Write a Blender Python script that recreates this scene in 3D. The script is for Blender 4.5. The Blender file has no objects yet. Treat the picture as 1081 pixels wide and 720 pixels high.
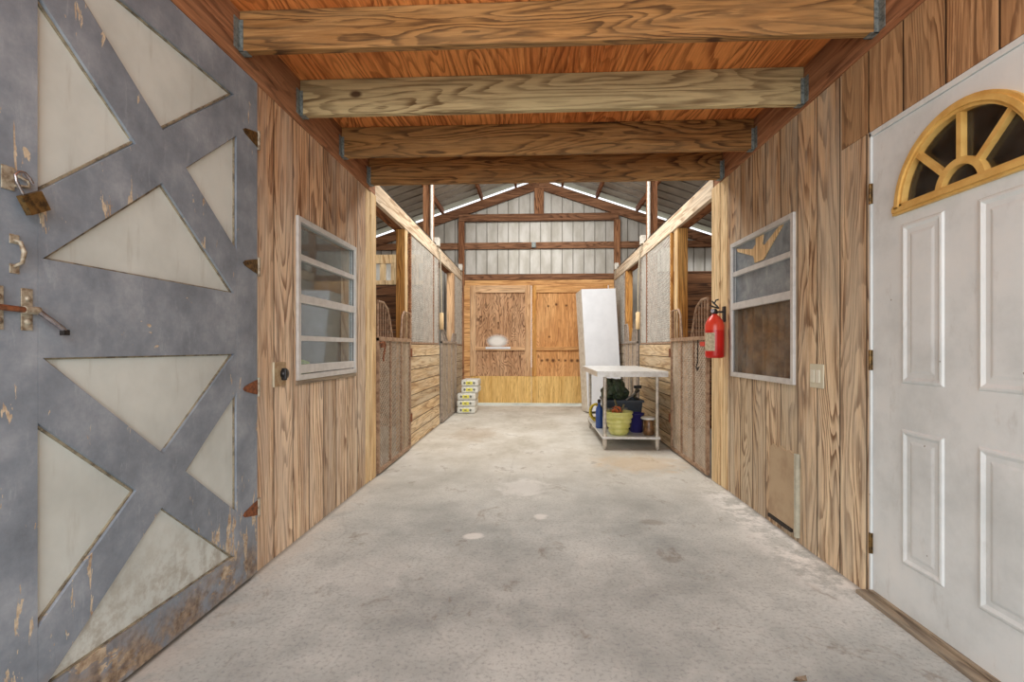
import bpy, bmesh, math, random
from mathutils import Vector, Matrix, noise as mnoise
random.seed(7)
D = bpy.data
COL = bpy.context.scene.collection
PI = math.pi

# ------------------------------------------------------------------ materials
def lin(c):
    return tuple(((v/255)/12.92 if v/255 <= 0.04045 else ((v/255+0.055)/1.055)**2.4) for v in c)+(1.0,)

class NT:
    def __init__(s, name):
        s.m = D.materials.new(name); s.m.use_nodes = True
        s.t = s.m.node_tree; s.n = s.t.nodes
        s.bsdf = s.n['Principled BSDF']
        s.out = s.n['Material Output']
    def node(s, typ, **kw):
        nd = s.n.new(typ)
        for k, v in kw.items(): setattr(nd, k, v)
        return nd
    def put(s, sock, v):
        if isinstance(v, bpy.types.NodeSocket): s.t.links.new(v, sock)
        else: sock.default_value = v
    def math(s, op, a, b=0.0, c=0.0, clamp=False):
        nd = s.node('ShaderNodeMath', operation=op, use_clamp=clamp)
        s.put(nd.inputs[0], a); s.put(nd.inputs[1], b)
        if op in ('MULTIPLY_ADD', 'COMPARE', 'SMOOTH_MIN'): s.put(nd.inputs[2], c)
        return nd.outputs[0]
    def vmath(s, op, a, b=(0, 0, 0)):
        nd = s.node('ShaderNodeVectorMath', operation=op)
        s.put(nd.inputs[0], a)
        if op == 'SCALE': s.put(nd.inputs[3], b)
        else: s.put(nd.inputs[1], b)
        return nd.outputs['Value'] if op in ('LENGTH', 'DISTANCE') else nd.outputs[0]
    def noise(s, vec, scale=5, detail=2, rough=0.5, dist=0.0):
        nd = s.node('ShaderNodeTexNoise')
        s.put(nd.inputs['Vector'], vec); nd.inputs['Scale'].default_value = scale
        nd.inputs['Detail'].default_value = detail; nd.inputs['Roughness'].default_value = rough
        nd.inputs['Distortion'].default_value = dist
        return nd.outputs[0]
    def ramp(s, v, stops, interp='LINEAR'):
        nd = s.node('ShaderNodeValToRGB'); r = nd.color_ramp; r.interpolation = interp
        while len(r.elements) < len(stops): r.elements.new(0.5)
        for e, (p, c) in zip(r.elements, stops):
            e.position = p; e.color = c if len(c) == 4 else lin(c)
        s.put(nd.inputs[0], v); return nd.outputs[0]
    def step(s, v, a, b):
        nd = s.node('ShaderNodeMapRange', interpolation_type='SMOOTHSTEP')
        s.put(nd.inputs[0], v); nd.inputs[1].default_value = a; nd.inputs[2].default_value = b
        return nd.outputs[0]
    def mix(s, f, a, b, mode='MIX'):
        nd = s.node('ShaderNodeMix', data_type='RGBA', blend_type=mode)
        s.put(nd.inputs[0], f); s.put(nd.inputs[6], a); s.put(nd.inputs[7], b)
        return nd.outputs[2]
    def sep(s, v):
        nd = s.node('ShaderNodeSeparateXYZ'); s.put(nd.inputs[0], v); return nd.outputs
    def comb(s, x, y, z):
        nd = s.node('ShaderNodeCombineXYZ')
        for i, v in enumerate((x, y, z)): s.put(nd.inputs[i], v)
        return nd.outputs[0]
    def coord(s): return s.node('ShaderNodeTexCoord').outputs['Object']
    def rand(s): return s.node('ShaderNodeObjectInfo').outputs['Random']
    def bump(s, h, strength=0.3, dist=0.01):
        nd = s.node('ShaderNodeBump'); nd.inputs['Strength'].default_value = strength
        nd.inputs['Distance'].default_value = dist
        s.put(nd.inputs['Height'], h); s.t.links.new(nd.outputs[0], s.bsdf.inputs['Normal'])
    def fin(s, col, rough=0.7, metal=0.0, spec=None):
        s.put(s.bsdf.inputs['Base Color'], col); s.put(s.bsdf.inputs['Roughness'], rough)
        s.put(s.bsdf.inputs['Metallic'], metal)
        if spec is not None: s.bsdf.inputs['Specular IOR Level'].default_value = spec
        return s.m

def wood(name, light, mid, dark, grain='z', plank=None, rings=7, across=3.0, along=0.55,
         weather=None, wamt=0.4, rough=0.75, bump=0.25, fibre=0.35, knots=0.0, contrast=1.0, ringlo=0.35, upper_tint=None, sat=0.93, val=1.03, streak=0.75):
    """stretched-noise contour grain; plank = (axis, width, offset) draws board joints"""
    def ds(c):
        if c is None: return None
        l_ = 0.35*c[0]+0.5*c[1]+0.15*c[2]
        return tuple(max(0, min(255, (l_+(v-l_)*sat)*val*k_)) for v, k_ in zip(c, (1.0, 1.0, 0.99)))
    light, mid, dark, weather = ds(light), ds(mid), ds(dark), ds(weather)
    s = NT(name); P = s.coord(); R = s.rand()
    S = s.sep(P)
    off = s.comb(s.math('MULTIPLY', R, 37.0), s.math('MULTIPLY', R, 17.0), s.math('MULTIPLY', R, 53.0))
    Q = s.vmath('ADD', P, off); groove = None; pr = None
    if plank:
        ax, w, o = plank
        u = s.math('DIVIDE', s.math('SUBTRACT', S['xyz'.index(ax)], o), w)
        idx = s.math('FLOOR', u); fr = s.math('FRACT', u)
        wn = s.node('ShaderNodeTexWhiteNoise', noise_dimensions='1D'); s.put(wn.inputs['W'], s.math('ADD', idx, 0.37))
        pr = wn.outputs[0]
        Q = s.vmath('ADD', Q, s.vmath('SCALE', wn.outputs[1], 23.0))
        e = s.math('MULTIPLY', s.math('MINIMUM', fr, s.math('SUBTRACT', 1.0, fr)), w)
        groove = s.step(e, 0.0015, 0.006)
    sc = {'x': (along, across, across), 'y': (across, along, across), 'z': (across, across, along)}[grain]
    G = s.vmath('MULTIPLY', Q, sc)
    n1 = s.noise(G, 1.0, 2.5, 0.42, 0.35)
    wob = s.noise(s.vmath('MULTIPLY', G, (9.0, 9.0, 9.0)), 1.0, 3, 0.6)
    ring = s.math('FRACT', s.math('ADD', s.math('MULTIPLY', n1, rings*4.2), s.math('MULTIPLY', wob, 0.55)))
    # late wood line: soft rise, sharp fall
    ringv = s.math('MULTIPLY', s.step(ring, ringlo, 0.84), s.math('SUBTRACT', 1.0, s.step(ring, 0.90, 0.99)))
    ringv = s.math('MULTIPLY', ringv, s.math('ADD', 0.55, s.math('MULTIPLY', s.step(s.noise(s.vmath('MULTIPLY', G, (2.2, 2.2, 2.2)), 1.0, 3, 0.6), 0.35, 0.6), 0.45)))
    fs = {'x': (4, 90, 90), 'y': (90, 4, 90), 'z': (90, 90, 4)}[grain]
    fb = s.noise(s.vmath('MULTIPLY', Q, fs), 1.0, 2, 0.6)
    big = s.noise(s.vmath('MULTIPLY', Q, tuple(0.5*v for v in sc)), 1.3, 2, 0.5)
    col = s.mix(s.step(big, 0.35, 0.65), lin(light), lin(mid))
    col = s.mix(s.math('MULTIPLY', ringv, 0.92*contrast), col, lin(dark))
    fibf = s.math('MULTIPLY', s.step(fb, 0.45, 0.75), fibre)
    col = s.mix(fibf, col, lin(dark))
    ms = {'x': (2.2, 42, 42), 'y': (42, 2.2, 42), 'z': (42, 42, 2.2)}[grain]
    st_ = s.noise(s.vmath('MULTIPLY', Q, ms), 1.0, 5, 0.72, 0.3)
    col = s.mix(s.math('MULTIPLY', s.step(st_, 0.50, 0.66), streak), col, s.mix(0.6, col, lin(tuple(v*0.8 for v in dark))))
    col = s.mix(s.math('MULTIPLY', s.step(st_, 0.48, 0.34), streak*0.9), col, lin(tuple(min(255, v*1.06+6) for v in light)))
    if pr is not None:
        col = s.mix(0.55, col, s.mix(1.0, col, s.ramp(pr, [(0, (168, 160, 150)), (1, (255, 252, 248))]), 'MULTIPLY'))
    if upper_tint:
        uv_ = s.math('MULTIPLY', s.step(S[2], 1.75, 2.05), 0.55)  # upper part of the siding is multiplied by a browner tint
        col = s.mix(uv_, col, s.mix(1.0, col, lin(upper_tint), 'MULTIPLY'))
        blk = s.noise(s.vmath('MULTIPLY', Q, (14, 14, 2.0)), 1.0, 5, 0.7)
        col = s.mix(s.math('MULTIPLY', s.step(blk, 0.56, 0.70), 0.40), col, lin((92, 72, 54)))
    if weather:
        wv = s.noise(s.vmath('MULTIPLY', Q, tuple(0.8*v for v in sc)), 2.0, 5, 0.65)
        col = s.mix(s.math('MULTIPLY', s.step(wv, 0.38, 0.66), wamt), col, lin(weather))
    if knots:
        vo = s.node('ShaderNodeTexVoronoi'); s.put(vo.inputs['Vector'], s.vmath('MULTIPLY', Q, tuple(0.55+0.45*(v == max(sc)) for v in sc)))
        vo.inputs['Scale'].default_value = 3.2
        k = s.math('SUBTRACT', 1.0, s.step(vo.outputs['Distance'], 0.035, 0.085))
        col = s.mix(s.math('MULTIPLY', k, knots), col, lin((62, 36, 20)))
    h = s.math('ADD', s.math('MULTIPLY', ringv, 0.35), s.math('MULTIPLY', fb, 0.5))
    if groove is not None:
        col = s.mix(s.math('SUBTRACT', 1.0, groove), col, lin((48, 34, 24)))
        h = s.math('ADD', h, s.math('MULTIPLY', groove, 2.0))
    s.bump(h, bump, 0.006)
    return s.fin(col, rough, 0.0, 0.25)

def plain(name, c, rough=0.6, metal=0.0, var=0.15, scale=12, c2=None, bump=0.1, spec=None):
    s = NT(name); P = s.coord()
    n = s.noise(P, scale, 4, 0.6)
    c2 = c2 or tuple(v*(1-var*2) for v in c)
    col = s.mix(s.step(n, 0.38, 0.68), lin(c), lin(c2))
    s.bump(n, bump, 0.004)
    return s.fin(col, rough, metal, spec)

W_SIDE_R = wood('weathered_siding_right', (234, 212, 180), (204, 172, 136), (118, 82, 54), 'z', ('y', 0.1875, 2.218), 5, 3.6, 0.5, (196, 186, 168), 0.55, upper_tint=(214, 176, 132))
W_SIDE_L = wood('weathered_siding_left', (238, 212, 182), (212, 180, 148), (128, 88, 60), 'z', ('y', 0.197, 2.44), 5, 3.6, 0.5, (208, 194, 178), 0.5, upper_tint=(214, 168, 120))
W_PLY_WALL = wood('plywood_wall', (214, 172, 126), (190, 144, 100), (120, 80, 50), 'z', ('y', 0.20, 0.0), 8, 3.4, 0.4, (150, 128, 100), 0.3)
W_CEIL = wood('ceiling_plywood', (232, 154, 90), (206, 122, 64), (138, 72, 34), 'y', None, 8, 2.6, 0.45, None, 0, 0.7, 0.12, 0.25, 0.0, 0.9, 0.35, None, 1.0, 1.04)
W_BEAM1 = wood('beam_golden', (174, 128, 74), (144, 98, 52), (60, 34, 16), 'x', None, 4, 6.0, 0.8, (170, 136, 92), 0.35, 0.7, 0.2, 0.4, 0.9)
W_BEAM2 = wood('beam_pale', (194, 172, 128), (168, 142, 98), (104, 78, 48), 'x', None, 4, 5.0, 0.6, (172, 156, 116), 0.5, 0.75, 0.2, 0.45, 0.9)
W_LEDG = wood('ledger_wood', (176, 124, 88), (148, 98, 66), (90, 54, 36), 'y', None, 3, 6, 0.6, (180, 132, 96), 0.4)
W_GOLD = wood('post_golden', (216, 158, 82), (190, 126, 56), (134, 80, 32), 'z', None, 5, 7, 0.6, (205, 172, 112), 0.3)
W_PALE = wood('post_pale', (230, 202, 156), (212, 176, 124), (168, 124, 78), 'z', None, 4, 6, 0.45, (222, 206, 170), 0.4)
W_PALE_Y = wood('header_pale', (226, 208, 184), (206, 184, 156), (160, 130, 100), 'y', None, 3, 6, 0.4, (216, 206, 190), 0.5)
W_BROWN_Y = wood('header_brown', (160, 104, 66), (134, 82, 50), (88, 48, 28), 'y', None, 4, 6, 0.5)
W_BROWN_Z = wood('post_brown', (168, 118, 82), (140, 92, 62), (80, 46, 28), 'z', None, 4, 6, 0.5)
W_BROWN_X = wood('truss_brown', (156, 112, 82), (128, 88, 62), (78, 48, 32), 'x', None, 4, 6, 0.5)
W_PLANKS = wood('stall_planks', (226, 200, 160), (204, 172, 130), (152, 114, 78), 'y', ('z', 0.1425, 0.0), 3, 6, 0.5, (216, 202, 176), 0.5, knots=0.7)
W_PLANKS_G = wood('stall_planks_grey', (204, 192, 172), (184, 168, 146), (140, 118, 96), 'y', ('z', 0.1425, 0.0), 3, 6, 0.5, (196, 188, 172), 0.5, knots=0.6)
W_DARKPL = wood('partition_planks', (150, 104, 72), (120, 80, 52), (64, 40, 26), 'x', ('z', 0.15, 0.02), 3, 5, 0.4)
W_DOOR_SW = wood('far_door_swirl', (208, 166, 128), (184, 138, 100), (100, 64, 42), 'z', None, 4, 5, 1.6, (196, 160, 124), 0.25, contrast=1.15)
W_DOOR_OR = wood('far_door_orange', (222, 170, 112), (204, 146, 88), (158, 100, 58), 'z', None, 4, 4, 0.9, None, 0, knots=0.5, contrast=0.6)
W_DOOR_YE = wood('far_door_yellow', (230, 194, 124), (212, 168, 94), (172, 124, 64), 'z', None, 4, 7, 0.8, (216, 176, 104), 0.3, contrast=0.6)
W_RAIL = wood('far_door_rail', (216, 176, 134), (196, 152, 110), (148, 104, 68), 'z', None, 3, 7, 0.5, (214, 186, 154), 0.4)
W_RAIL_O = wood('far_door_rail_orange', (222, 174, 116), (204, 150, 92), (160, 106, 62), 'x', None, 3, 7, 0.5)
W_SILL = wood('sill_wood', (150, 134, 112), (126, 108, 88), (84, 68, 54), 'y', None, 4, 8, 0.5, (160, 150, 136), 0.5)

def paint_blue(name='chipped_blue_paint', grain='z'):
    s = NT(name); P = s.coord(); S = s.sep(P)
    cl = s.noise(P, 4.0, 8, 0.7)
    col = s.ramp(cl, [(0.30, (106, 114, 124)), (0.5, (130, 139, 150)), (0.70, (160, 167, 176))])
    streak = s.noise(s.vmath('MULTIPLY', P, (30, 30, 6) if grain == 'z' else (30, 20, 8)), 1.0, 6, 0.75)
    col = s.mix(s.math('MULTIPLY', s.step(streak, 0.55, 0.72), 0.35), col, lin((176, 184, 192)))
    col = s.mix(s.math('MULTIPLY', s.step(streak, 0.42, 0.25), 0.2), col, lin((78, 84, 98)))
    low = s.step(S[2], 1.3, 0.1)            # more wear low down on the leaf
    thr = s.math('MULTIPLY', low, 0.075)
    chip = s.noise(s.vmath('MULTIPLY', P, (34, 34, 7) if grain == 'z' else (34, 12, 22)), 1.0, 5, 0.62, 0.4)
    patch = s.noise(P, 2.3, 2, 0.5)
    v = s.math('ADD', s.math('ADD', chip, thr), s.math('MULTIPLY', s.math('SUBTRACT', patch, 0.5), 0.5))
    cm = s.step(v, 0.675, 0.69)
    wd = s.noise(s.vmath('MULTIPLY', P, (40, 40, 40)), 1.0, 3, 0.6)
    wcol = s.ramp(wd, [(0.3, (150, 122, 96)), (0.6, (206, 192, 168))])
    col = s.mix(cm, col, wcol)
    dirt = s.math('MULTIPLY', s.step(S[2], 0.24, 0.05), s.step(s.noise(P, 9, 5, 0.7), 0.36, 0.6))
    col = s.mix(s.math('MULTIPLY', dirt, 0.9), col, s.ramp(wd, [(0.3, (88, 70, 56)), (0.65, (156, 136, 114))]))
    s.bump(s.math('SUBTRACT', s.math('MULTIPLY', streak, 0.4), cm), 0.35, 0.002)
    return s.fin(col, 0.5, 0, 0.4)
M_BLUE = paint_blue()
M_BLUE_H = paint_blue('chipped_blue_paint_rails', 'y')

def door_panel_mat():
    s = NT('pale_grey_panel_paint'); P = s.coord(); S = s.sep(P)
    a = s.noise(P, 2.0, 5, 0.6)
    col = s.ramp(a, [(0.3, (184, 190, 186)), (0.55, (206, 212, 208)), (0.75, (216, 220, 214))])
    st = s.noise(s.vmath('MULTIPLY', P, (20, 20, 3)), 1.0, 4, 0.6)
    col = s.mix(s.math('MULTIPLY', s.step(st, 0.55, 0.75), 0.35), col, lin((158, 156, 146)))
    low = s.math('MULTIPLY', s.step(S[2], 0.5, 0.15), s.step(s.noise(P, 14, 4, 0.7), 0.4, 0.65))
    col = s.mix(s.math('MULTIPLY', low, 0.6), col, lin((146, 136, 120)))
    return s.fin(col, 0.55, 0, 0.3)
M_PANEL = door_panel_mat()

def white_door_mat():
    s = NT('scuffed_white_paint'); P = s.coord()
    a = s.noise(P, 2.5, 6, 0.65)
    col = s.ramp(a, [(0.3, (200, 208, 210)), (0.52, (222, 229, 231)), (0.75, (232, 236, 236))])
    st = s.noise(s.vmath('MULTIPLY', P, (14, 14, 5)), 1.0, 5, 0.7)
    col = s.mix(s.math('MULTIPLY', s.step(st, 0.56, 0.72), 0.3), col, lin((172, 172, 168)))
    sp = s.node('ShaderNodeTexVoronoi'); s.put(sp.inputs['Vector'], P); sp.inputs['Scale'].default_value = 9
    dot = s.math('SUBTRACT', 1.0, s.step(sp.outputs['Distance'], 0.02, 0.045))
    col = s.mix(s.math('MULTIPLY', dot, 0.7), col, lin((110, 98, 84)))
    s.bump(a, 0.05, 0.002)
    return s.fin(col, 0.45, 0, 0.4)
M_WDOOR = white_door_mat()

def concrete():
    s = NT('stained_concrete'); P = s.coord(); S = s.sep(P)
    a = s.noise(P, 1.1, 6, 0.62); b = s.noise(P, 6, 9, 0.75, 0.3); c = s.noise(P, 60, 4, 0.7)
    col = s.ramp(a, [(0.34, (150, 155, 154)), (0.5, (182, 186, 184)), (0.66, (206, 209, 206))])
    col = s.mix(s.math('MULTIPLY', s.step(b, 0.5, 0.72), 0.45), col, lin((140, 143, 144)))
    col = s.mix(s.math('MULTIPLY', s.step(b, 0.48, 0.3), 0.30), col, lin((214, 213, 210)))
    col = s.mix(s.math('MULTIPLY', s.step(c, 0.48, 0.68), 0.5), col, lin((126, 128, 130)))
    # warm dusty tone further in
    dust = s.math('MULTIPLY', s.step(S[1], 2.6, 5.2), 0.75)
    dn = s.noise(s.vmath('MULTIPLY', P, (1, 0.7, 1)), 2.2, 5, 0.7)
    col = s.mix(dust, col, s.ramp(dn, [(0.3, (180, 172, 156)), (0.5, (206, 200, 188)), (0.72, (226, 223, 216))]))
    # brown dirt blotches
    bn = s.noise(s.vmath('MULTIPLY', P, (1.4, 1, 1)), 3.1, 5, 0.75, 0.6)
    col = s.mix(s.math('MULTIPLY', s.step(bn, 0.57, 0.68), 0.45), col, lin((120, 106, 90)))
    # fine dark line of cracks
    vo = s.node('ShaderNodeTexVoronoi', feature='DISTANCE_TO_EDGE')
    s.put(vo.inputs['Vector'], s.vmath('ADD', P, s.vmath('SCALE', s.node('ShaderNodeTexNoise').outputs[1], 0.3)))
    vo.inputs['Scale'].default_value = 0.55
    ck = s.math('SUBTRACT', 1.0, s.step(vo.outputs['Distance'], 0.001, 0.004))
    col = s.mix(s.math('MULTIPLY', ck, 0.10), col, lin((110, 104, 98)))
    # pale dust along the foot of the right wall
    e = s.math('MULTIPLY', s.step(S[0], 1.12, 1.38), s.step(s.noise(s.vmath('MULTIPLY', P, (1, 1, 1)), 6, 7, 0.75), 0.42, 0.58))
    e = s.math('MULTIPLY', e, s.math('MULTIPLY', s.step(S[1], 1.8, 2.5), s.step(S[1], 4.2, 3.4)))
    col = s.mix(s.math('MULTIPLY', e, 0.95), col, lin((238, 238, 236)))
    e2 = s.math('MULTIPLY', s.step(S[0], -1.1, -1.34), s.step(s.noise(P, 4, 5, 0.7), 0.38, 0.6))
    e2 = s.math('MULTIPLY', e2, s.step(S[1], 5.0, 3.2))
    col = s.mix(s.math('MULTIPLY', e2, 0.45), col, lin((208, 200, 190)))
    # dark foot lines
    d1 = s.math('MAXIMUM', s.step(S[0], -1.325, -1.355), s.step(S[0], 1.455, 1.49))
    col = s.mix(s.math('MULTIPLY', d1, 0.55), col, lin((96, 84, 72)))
    # white scuff marks
    wob = s.vmath('SCALE', s.node('ShaderNodeTexNoise').outputs[1], 0.0)
    def spot(x, y, rx, ry, amt, ring=False, c=(228, 227, 224)):
        nonlocal col
        v = s.comb(s.math('DIVIDE', s.math('SUBTRACT', S[0], x), rx), s.math('DIVIDE', s.math('SUBTRACT', S[1], y), ry), 0.0)
        d = s.math('ADD', s.vmath('LENGTH', v), s.math('MULTIPLY', s.math('SUBTRACT', b, 0.5), 2.2))
        m = s.math('SUBTRACT', 1.0, s.step(d, 0.45, 1.1))
        if ring: m = s.math('MULTIPLY', m, s.math('ADD', 0.45, s.step(d, 0.6, 0.8)))
        col = s.mix(s.math('MULTIPLY', m, amt), col, lin(c))
    spot(-0.83, 2.30, 0.22, 0.21, 0.22, True)
    spot(-0.36, 2.78, 0.075, 0.05, 0.75)
    spot(0.04, 3.12, 0.055, 0.06, 0.75)
    spot(-0.08, 3.75, 0.22, 0.28, 0.5)
    spot(0.75, 3.05, 0.10, 0.06, 0.4, False, (120, 108, 92))
    spot(0.72, 2.52, 0.06, 0.05, 0.4, False, (120, 112, 100))
    spot(-0.75, 6.1, 0.35, 0.6, 0.3, False, (150, 120, 84))
    spot(0.1, 6.8, 0.35, 0.5, 0.3, False, (150, 138, 116))
    spot(1.0, 4.6, 0.5, 0.4, 0.45, False, (196, 168, 128))
    s.bump(s.math('ADD', s.math('MULTIPLY', b, 0.5), s.math('MULTIPLY', c, 0.35)), 0.22, 0.006)
    return s.fin(col, 0.82, 0, 0.25)
M_CONC = concrete()

M_ALU = plain('aluminium_frame', (208, 208, 206), 0.45, 0.15, 0.03, 20)
M_GALV = plain('galvanised_steel', (138, 146, 144), 0.5, 0.3, 0.2, 60, (92, 102, 104))
M_BRASS = plain('old_brass', (132, 104, 62), 0.45, 0.7, 0.2, 60, (70, 56, 40))
M_RUST = plain('rusty_steel', (150, 92, 58), 0.7, 0.3, 0.2, 45, (96, 62, 44), 0.3)
M_OLDST = plain('worn_painted_steel', (172, 164, 146), 0.55, 0.2, 0.2, 50, (118, 98, 76), 0.2)
M_GATE = plain('brown_gate_paint', (168, 140, 114), 0.6, 0.0, 0.2, 25, (128, 98, 76), 0.2)
M_GATE_G = plain('grey_gate_paint', (164, 150, 136), 0.6, 0.0, 0.2, 25, (126, 114, 104), 0.2)
M_MESH = plain('wire_mesh_grey', (216, 213, 205), 0.6, 0.0, 0.05, 10, (190, 186, 178))
M_MESH_B = plain('wire_mesh_brown', (204, 188, 168), 0.6, 0.0, 0.05, 10, (176, 158, 138))
M_BACKSH = plain('dusty_back_sheet', (142, 132, 120), 0.9, 0, 0.1, 4, (120, 110, 100))
M_CHROME = plain('scratched_chrome', (178, 172, 176), 0.25, 0.9, 0.1, 40)
M_DARKST = plain('dark_steel', (52, 48, 46), 0.5, 0.5, 0.2, 40)
M_BLACK = plain('black_plastic', (26, 26, 28), 0.4, 0, 0.1)
M_GROOVE = plain('panel_edge_putty', (150, 140, 118), 0.8, 0, 0.2, 30, (96, 88, 74))
M_DARKLINE = plain('dark_gap', (54, 48, 44), 0.9)
M_RED = plain('red_enamel', (206, 40, 34), 0.28, 0, 0.05, 6, (176, 26, 24), 0.0)
M_REDL = plain('red_enamel_top', (228, 74, 52), 0.28, 0, 0.05, 6, (206, 48, 36), 0.0)
M_LABEL = plain('extinguisher_paper', (206, 196, 168), 0.7, 0, 0.08, 60, (166, 156, 130), 0.0)
M_IVORY = plain('ivory_plastic', (214, 210, 188), 0.4, 0, 0.03, 8)
M_IVORY2 = plain('ivory_paddle', (228, 226, 210), 0.35, 0, 0.03, 8)
M_BEIGE = plain('beige_plastic', (186, 164, 130), 0.5, 0, 0.1, 30, (150, 120, 84))
M_HATCH = plain('hatch_beige', (184, 162, 132), 0.7, 0, 0.07, 6, (166, 142, 114))
M_PGREEN = plain('pale_green_strip', (190, 188, 170), 0.5, 0, 0.06, 20)
M_FAN = plain('yellow_fan_frame', (222, 184, 108), 0.45, 0, 0.06, 14, (204, 160, 86), 0.0)
M_FANS = plain('dirt_in_fan_frame', (120, 92, 52), 0.8)
M_STEEL = plain('stainless_top', (220, 222, 222), 0.35, 0.2, 0.04, 14, (198, 198, 194))
M_STLEG = plain('stainless_leg', (206, 200, 190), 0.35, 0.4, 0.08, 20)
M_WHITE = plain('white_laminate', (222, 226, 232), 0.5, 0, 0.02, 3, (214, 218, 224), 0.0)
M_WHITE_S = plain('white_laminate_edge', (232, 230, 222), 0.6, 0, 0.06, 14, (208, 202, 190))
M_FEED = plain('white_feed_sack', (226, 226, 218), 0.6, 0, 0.05, 25, (196, 196, 188), 0.4)
M_YEL = plain('yellow_print', (236, 228, 96), 0.5, 0, 0.05, 30)
M_INK = plain('dark_print', (112, 114, 100), 0.6, 0, 0.1, 30)
M_POT = plain('lime_pot', (214, 214, 138), 0.4, 0, 0.06, 10, (196, 196, 108), 0.05)
M_TOTE = plain('dark_tote', (44, 54, 66), 0.45, 0, 0.1, 8, (32, 38, 48))
M_NAVY = plain('navy_plastic', (42, 38, 104), 0.4, 0, 0.1, 8)
M_BLUEP = plain('blue_plastic', (44, 78, 150), 0.4, 0, 0.1, 8)
M_YELR = plain('yellow_rope', (216, 190, 60), 0.7, 0, 0.15, 60)
M_ORANGE = plain('orange_rubber', (222, 118, 66), 0.5, 0, 0.12, 30)
M_TARP = plain('dark_green_tarp', (62, 78, 56), 0.5, 0, 0.25, 22, (32, 40, 30), 0.5)
M_OLIVE = plain('olive_canvas', (120, 112, 82), 0.8, 0, 0.2, 14, (74, 68, 48), 0.4)
M_GREYT = plain('grey_tool_steel', (140, 138, 132), 0.4, 0.6, 0.1, 30)
M_JAR = plain('amber_brown_jar', (132, 98, 66), 0.3, 0, 0.2, 20, (86, 60, 38))
M_PVC = plain('white_conduit', (222, 218, 208), 0.5, 0, 0.05, 20)
M_ROPE = plain('rope_fibre', (182, 172, 152), 0.85, 0, 0.1, 80)
M_SEAL = plain('dust_seal', (70, 70, 72), 0.7)
M_ROOM = plain('dim_plaster', (120, 112, 100), 0.9, 0, 0.1, 3)
M_ROOMD = plain('dark_plaster', (110, 94, 80), 0.9, 0, 0.1, 3)
M_CURT = plain('brown_curtain', (206, 180, 150), 0.9, 0, 0.15, 12, (150, 126, 100))
M_LIME = plain('lime_plastic', (176, 200, 60), 0.5)
M_GRASS = plain('dry_ground', (186, 182, 160), 0.9, 0, 0.1, 3)
M_GREYP = plain('weathered_ply_grey', (150, 142, 128), 0.85, 0, 0.15, 8)

def corr_mat(name, c, c2):
    s = NT(name); P = s.coord()
    n = s.noise(s.vmath('MULTIPLY', P, (3, 3, 1)), 2.0, 5, 0.6)
    return s.fin(s.mix(s.step(n, 0.3, 0.7), lin(c), lin(c2)), 0.5, 0.25, 0.4)
M_CORR = corr_mat('corrugated_wall', (196, 195, 190), (168, 165, 156))
M_CORRD = corr_mat('corrugated_lines', (134, 130, 122), (112, 108, 100))
M_ROOF = corr_mat('corrugated_roof', (186, 180, 170), (164, 158, 148))
M_ROOFD = corr_mat('corrugated_roof_lines', (150, 145, 137), (128, 122, 114))

def foil_mat():
    s = NT('dusty_window_film'); P = s.coord()
    n = s.noise(P, 7, 6, 0.7, 0.5)
    col = s.ramp(n, [(0.3, (96, 106, 116)), (0.5, (128, 138, 146)), (0.66, (150, 160, 166)), (0.74, (206, 210, 212))])
    s.bump(n, 0.3, 0.01)
    return s.fin(col, 0.35, 0.1)
M_FOIL = foil_mat()

def glass_mat(name, tint, t=0.8, rough=0.05, dirt=0.25):
    s = NT(name); P = s.coord()
    tr = s.node('ShaderNodeBsdfTransparent'); tr.inputs[0].default_value = tint
    gl = s.node('ShaderNodeBsdfGlossy'); gl.inputs['Roughness'].default_value = rough
    gl.inputs[0].default_value = (0.9, 0.93, 0.95, 1)
    df = s.node('ShaderNodeBsdfDiffuse'); df.inputs[0].default_value = lin((176, 178, 176))
    m1 = s.node('ShaderNodeMixShader'); m1.inputs[0].default_value = 1-t
    s.t.links.new(tr.outputs[0], m1.inputs[1]); s.t.links.new(gl.outputs[0], m1.inputs[2])
    m2 = s.node('ShaderNodeMixShader')
    n = s.noise(P, 4, 6, 0.7)
    s.put(m2.inputs[0], s.math('MULTIPLY', s.step(n, 0.3, 0.75), dirt))
    s.t.links.new(m1.outputs[0], m2.inputs[1]); s.t.links.new(df.outputs[0], m2.inputs[2])
    s.t.links.new(m2.outputs[0], s.out.inputs[0])
    return s.m
M_GLASS = glass_mat('dusty_glass', (0.88, 0.92, 0.93, 1), 0.86, 0.04, 0.16)
M_GLASSD = glass_mat('dark_fan_glass', (0.5, 0.45, 0.4, 1), 0.93, 0.15, 0.10)
M_SCREEN = glass_mat('fly_screen', (0.78, 0.74, 0.68, 1), 0.98, 0.5, 0.18)

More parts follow.
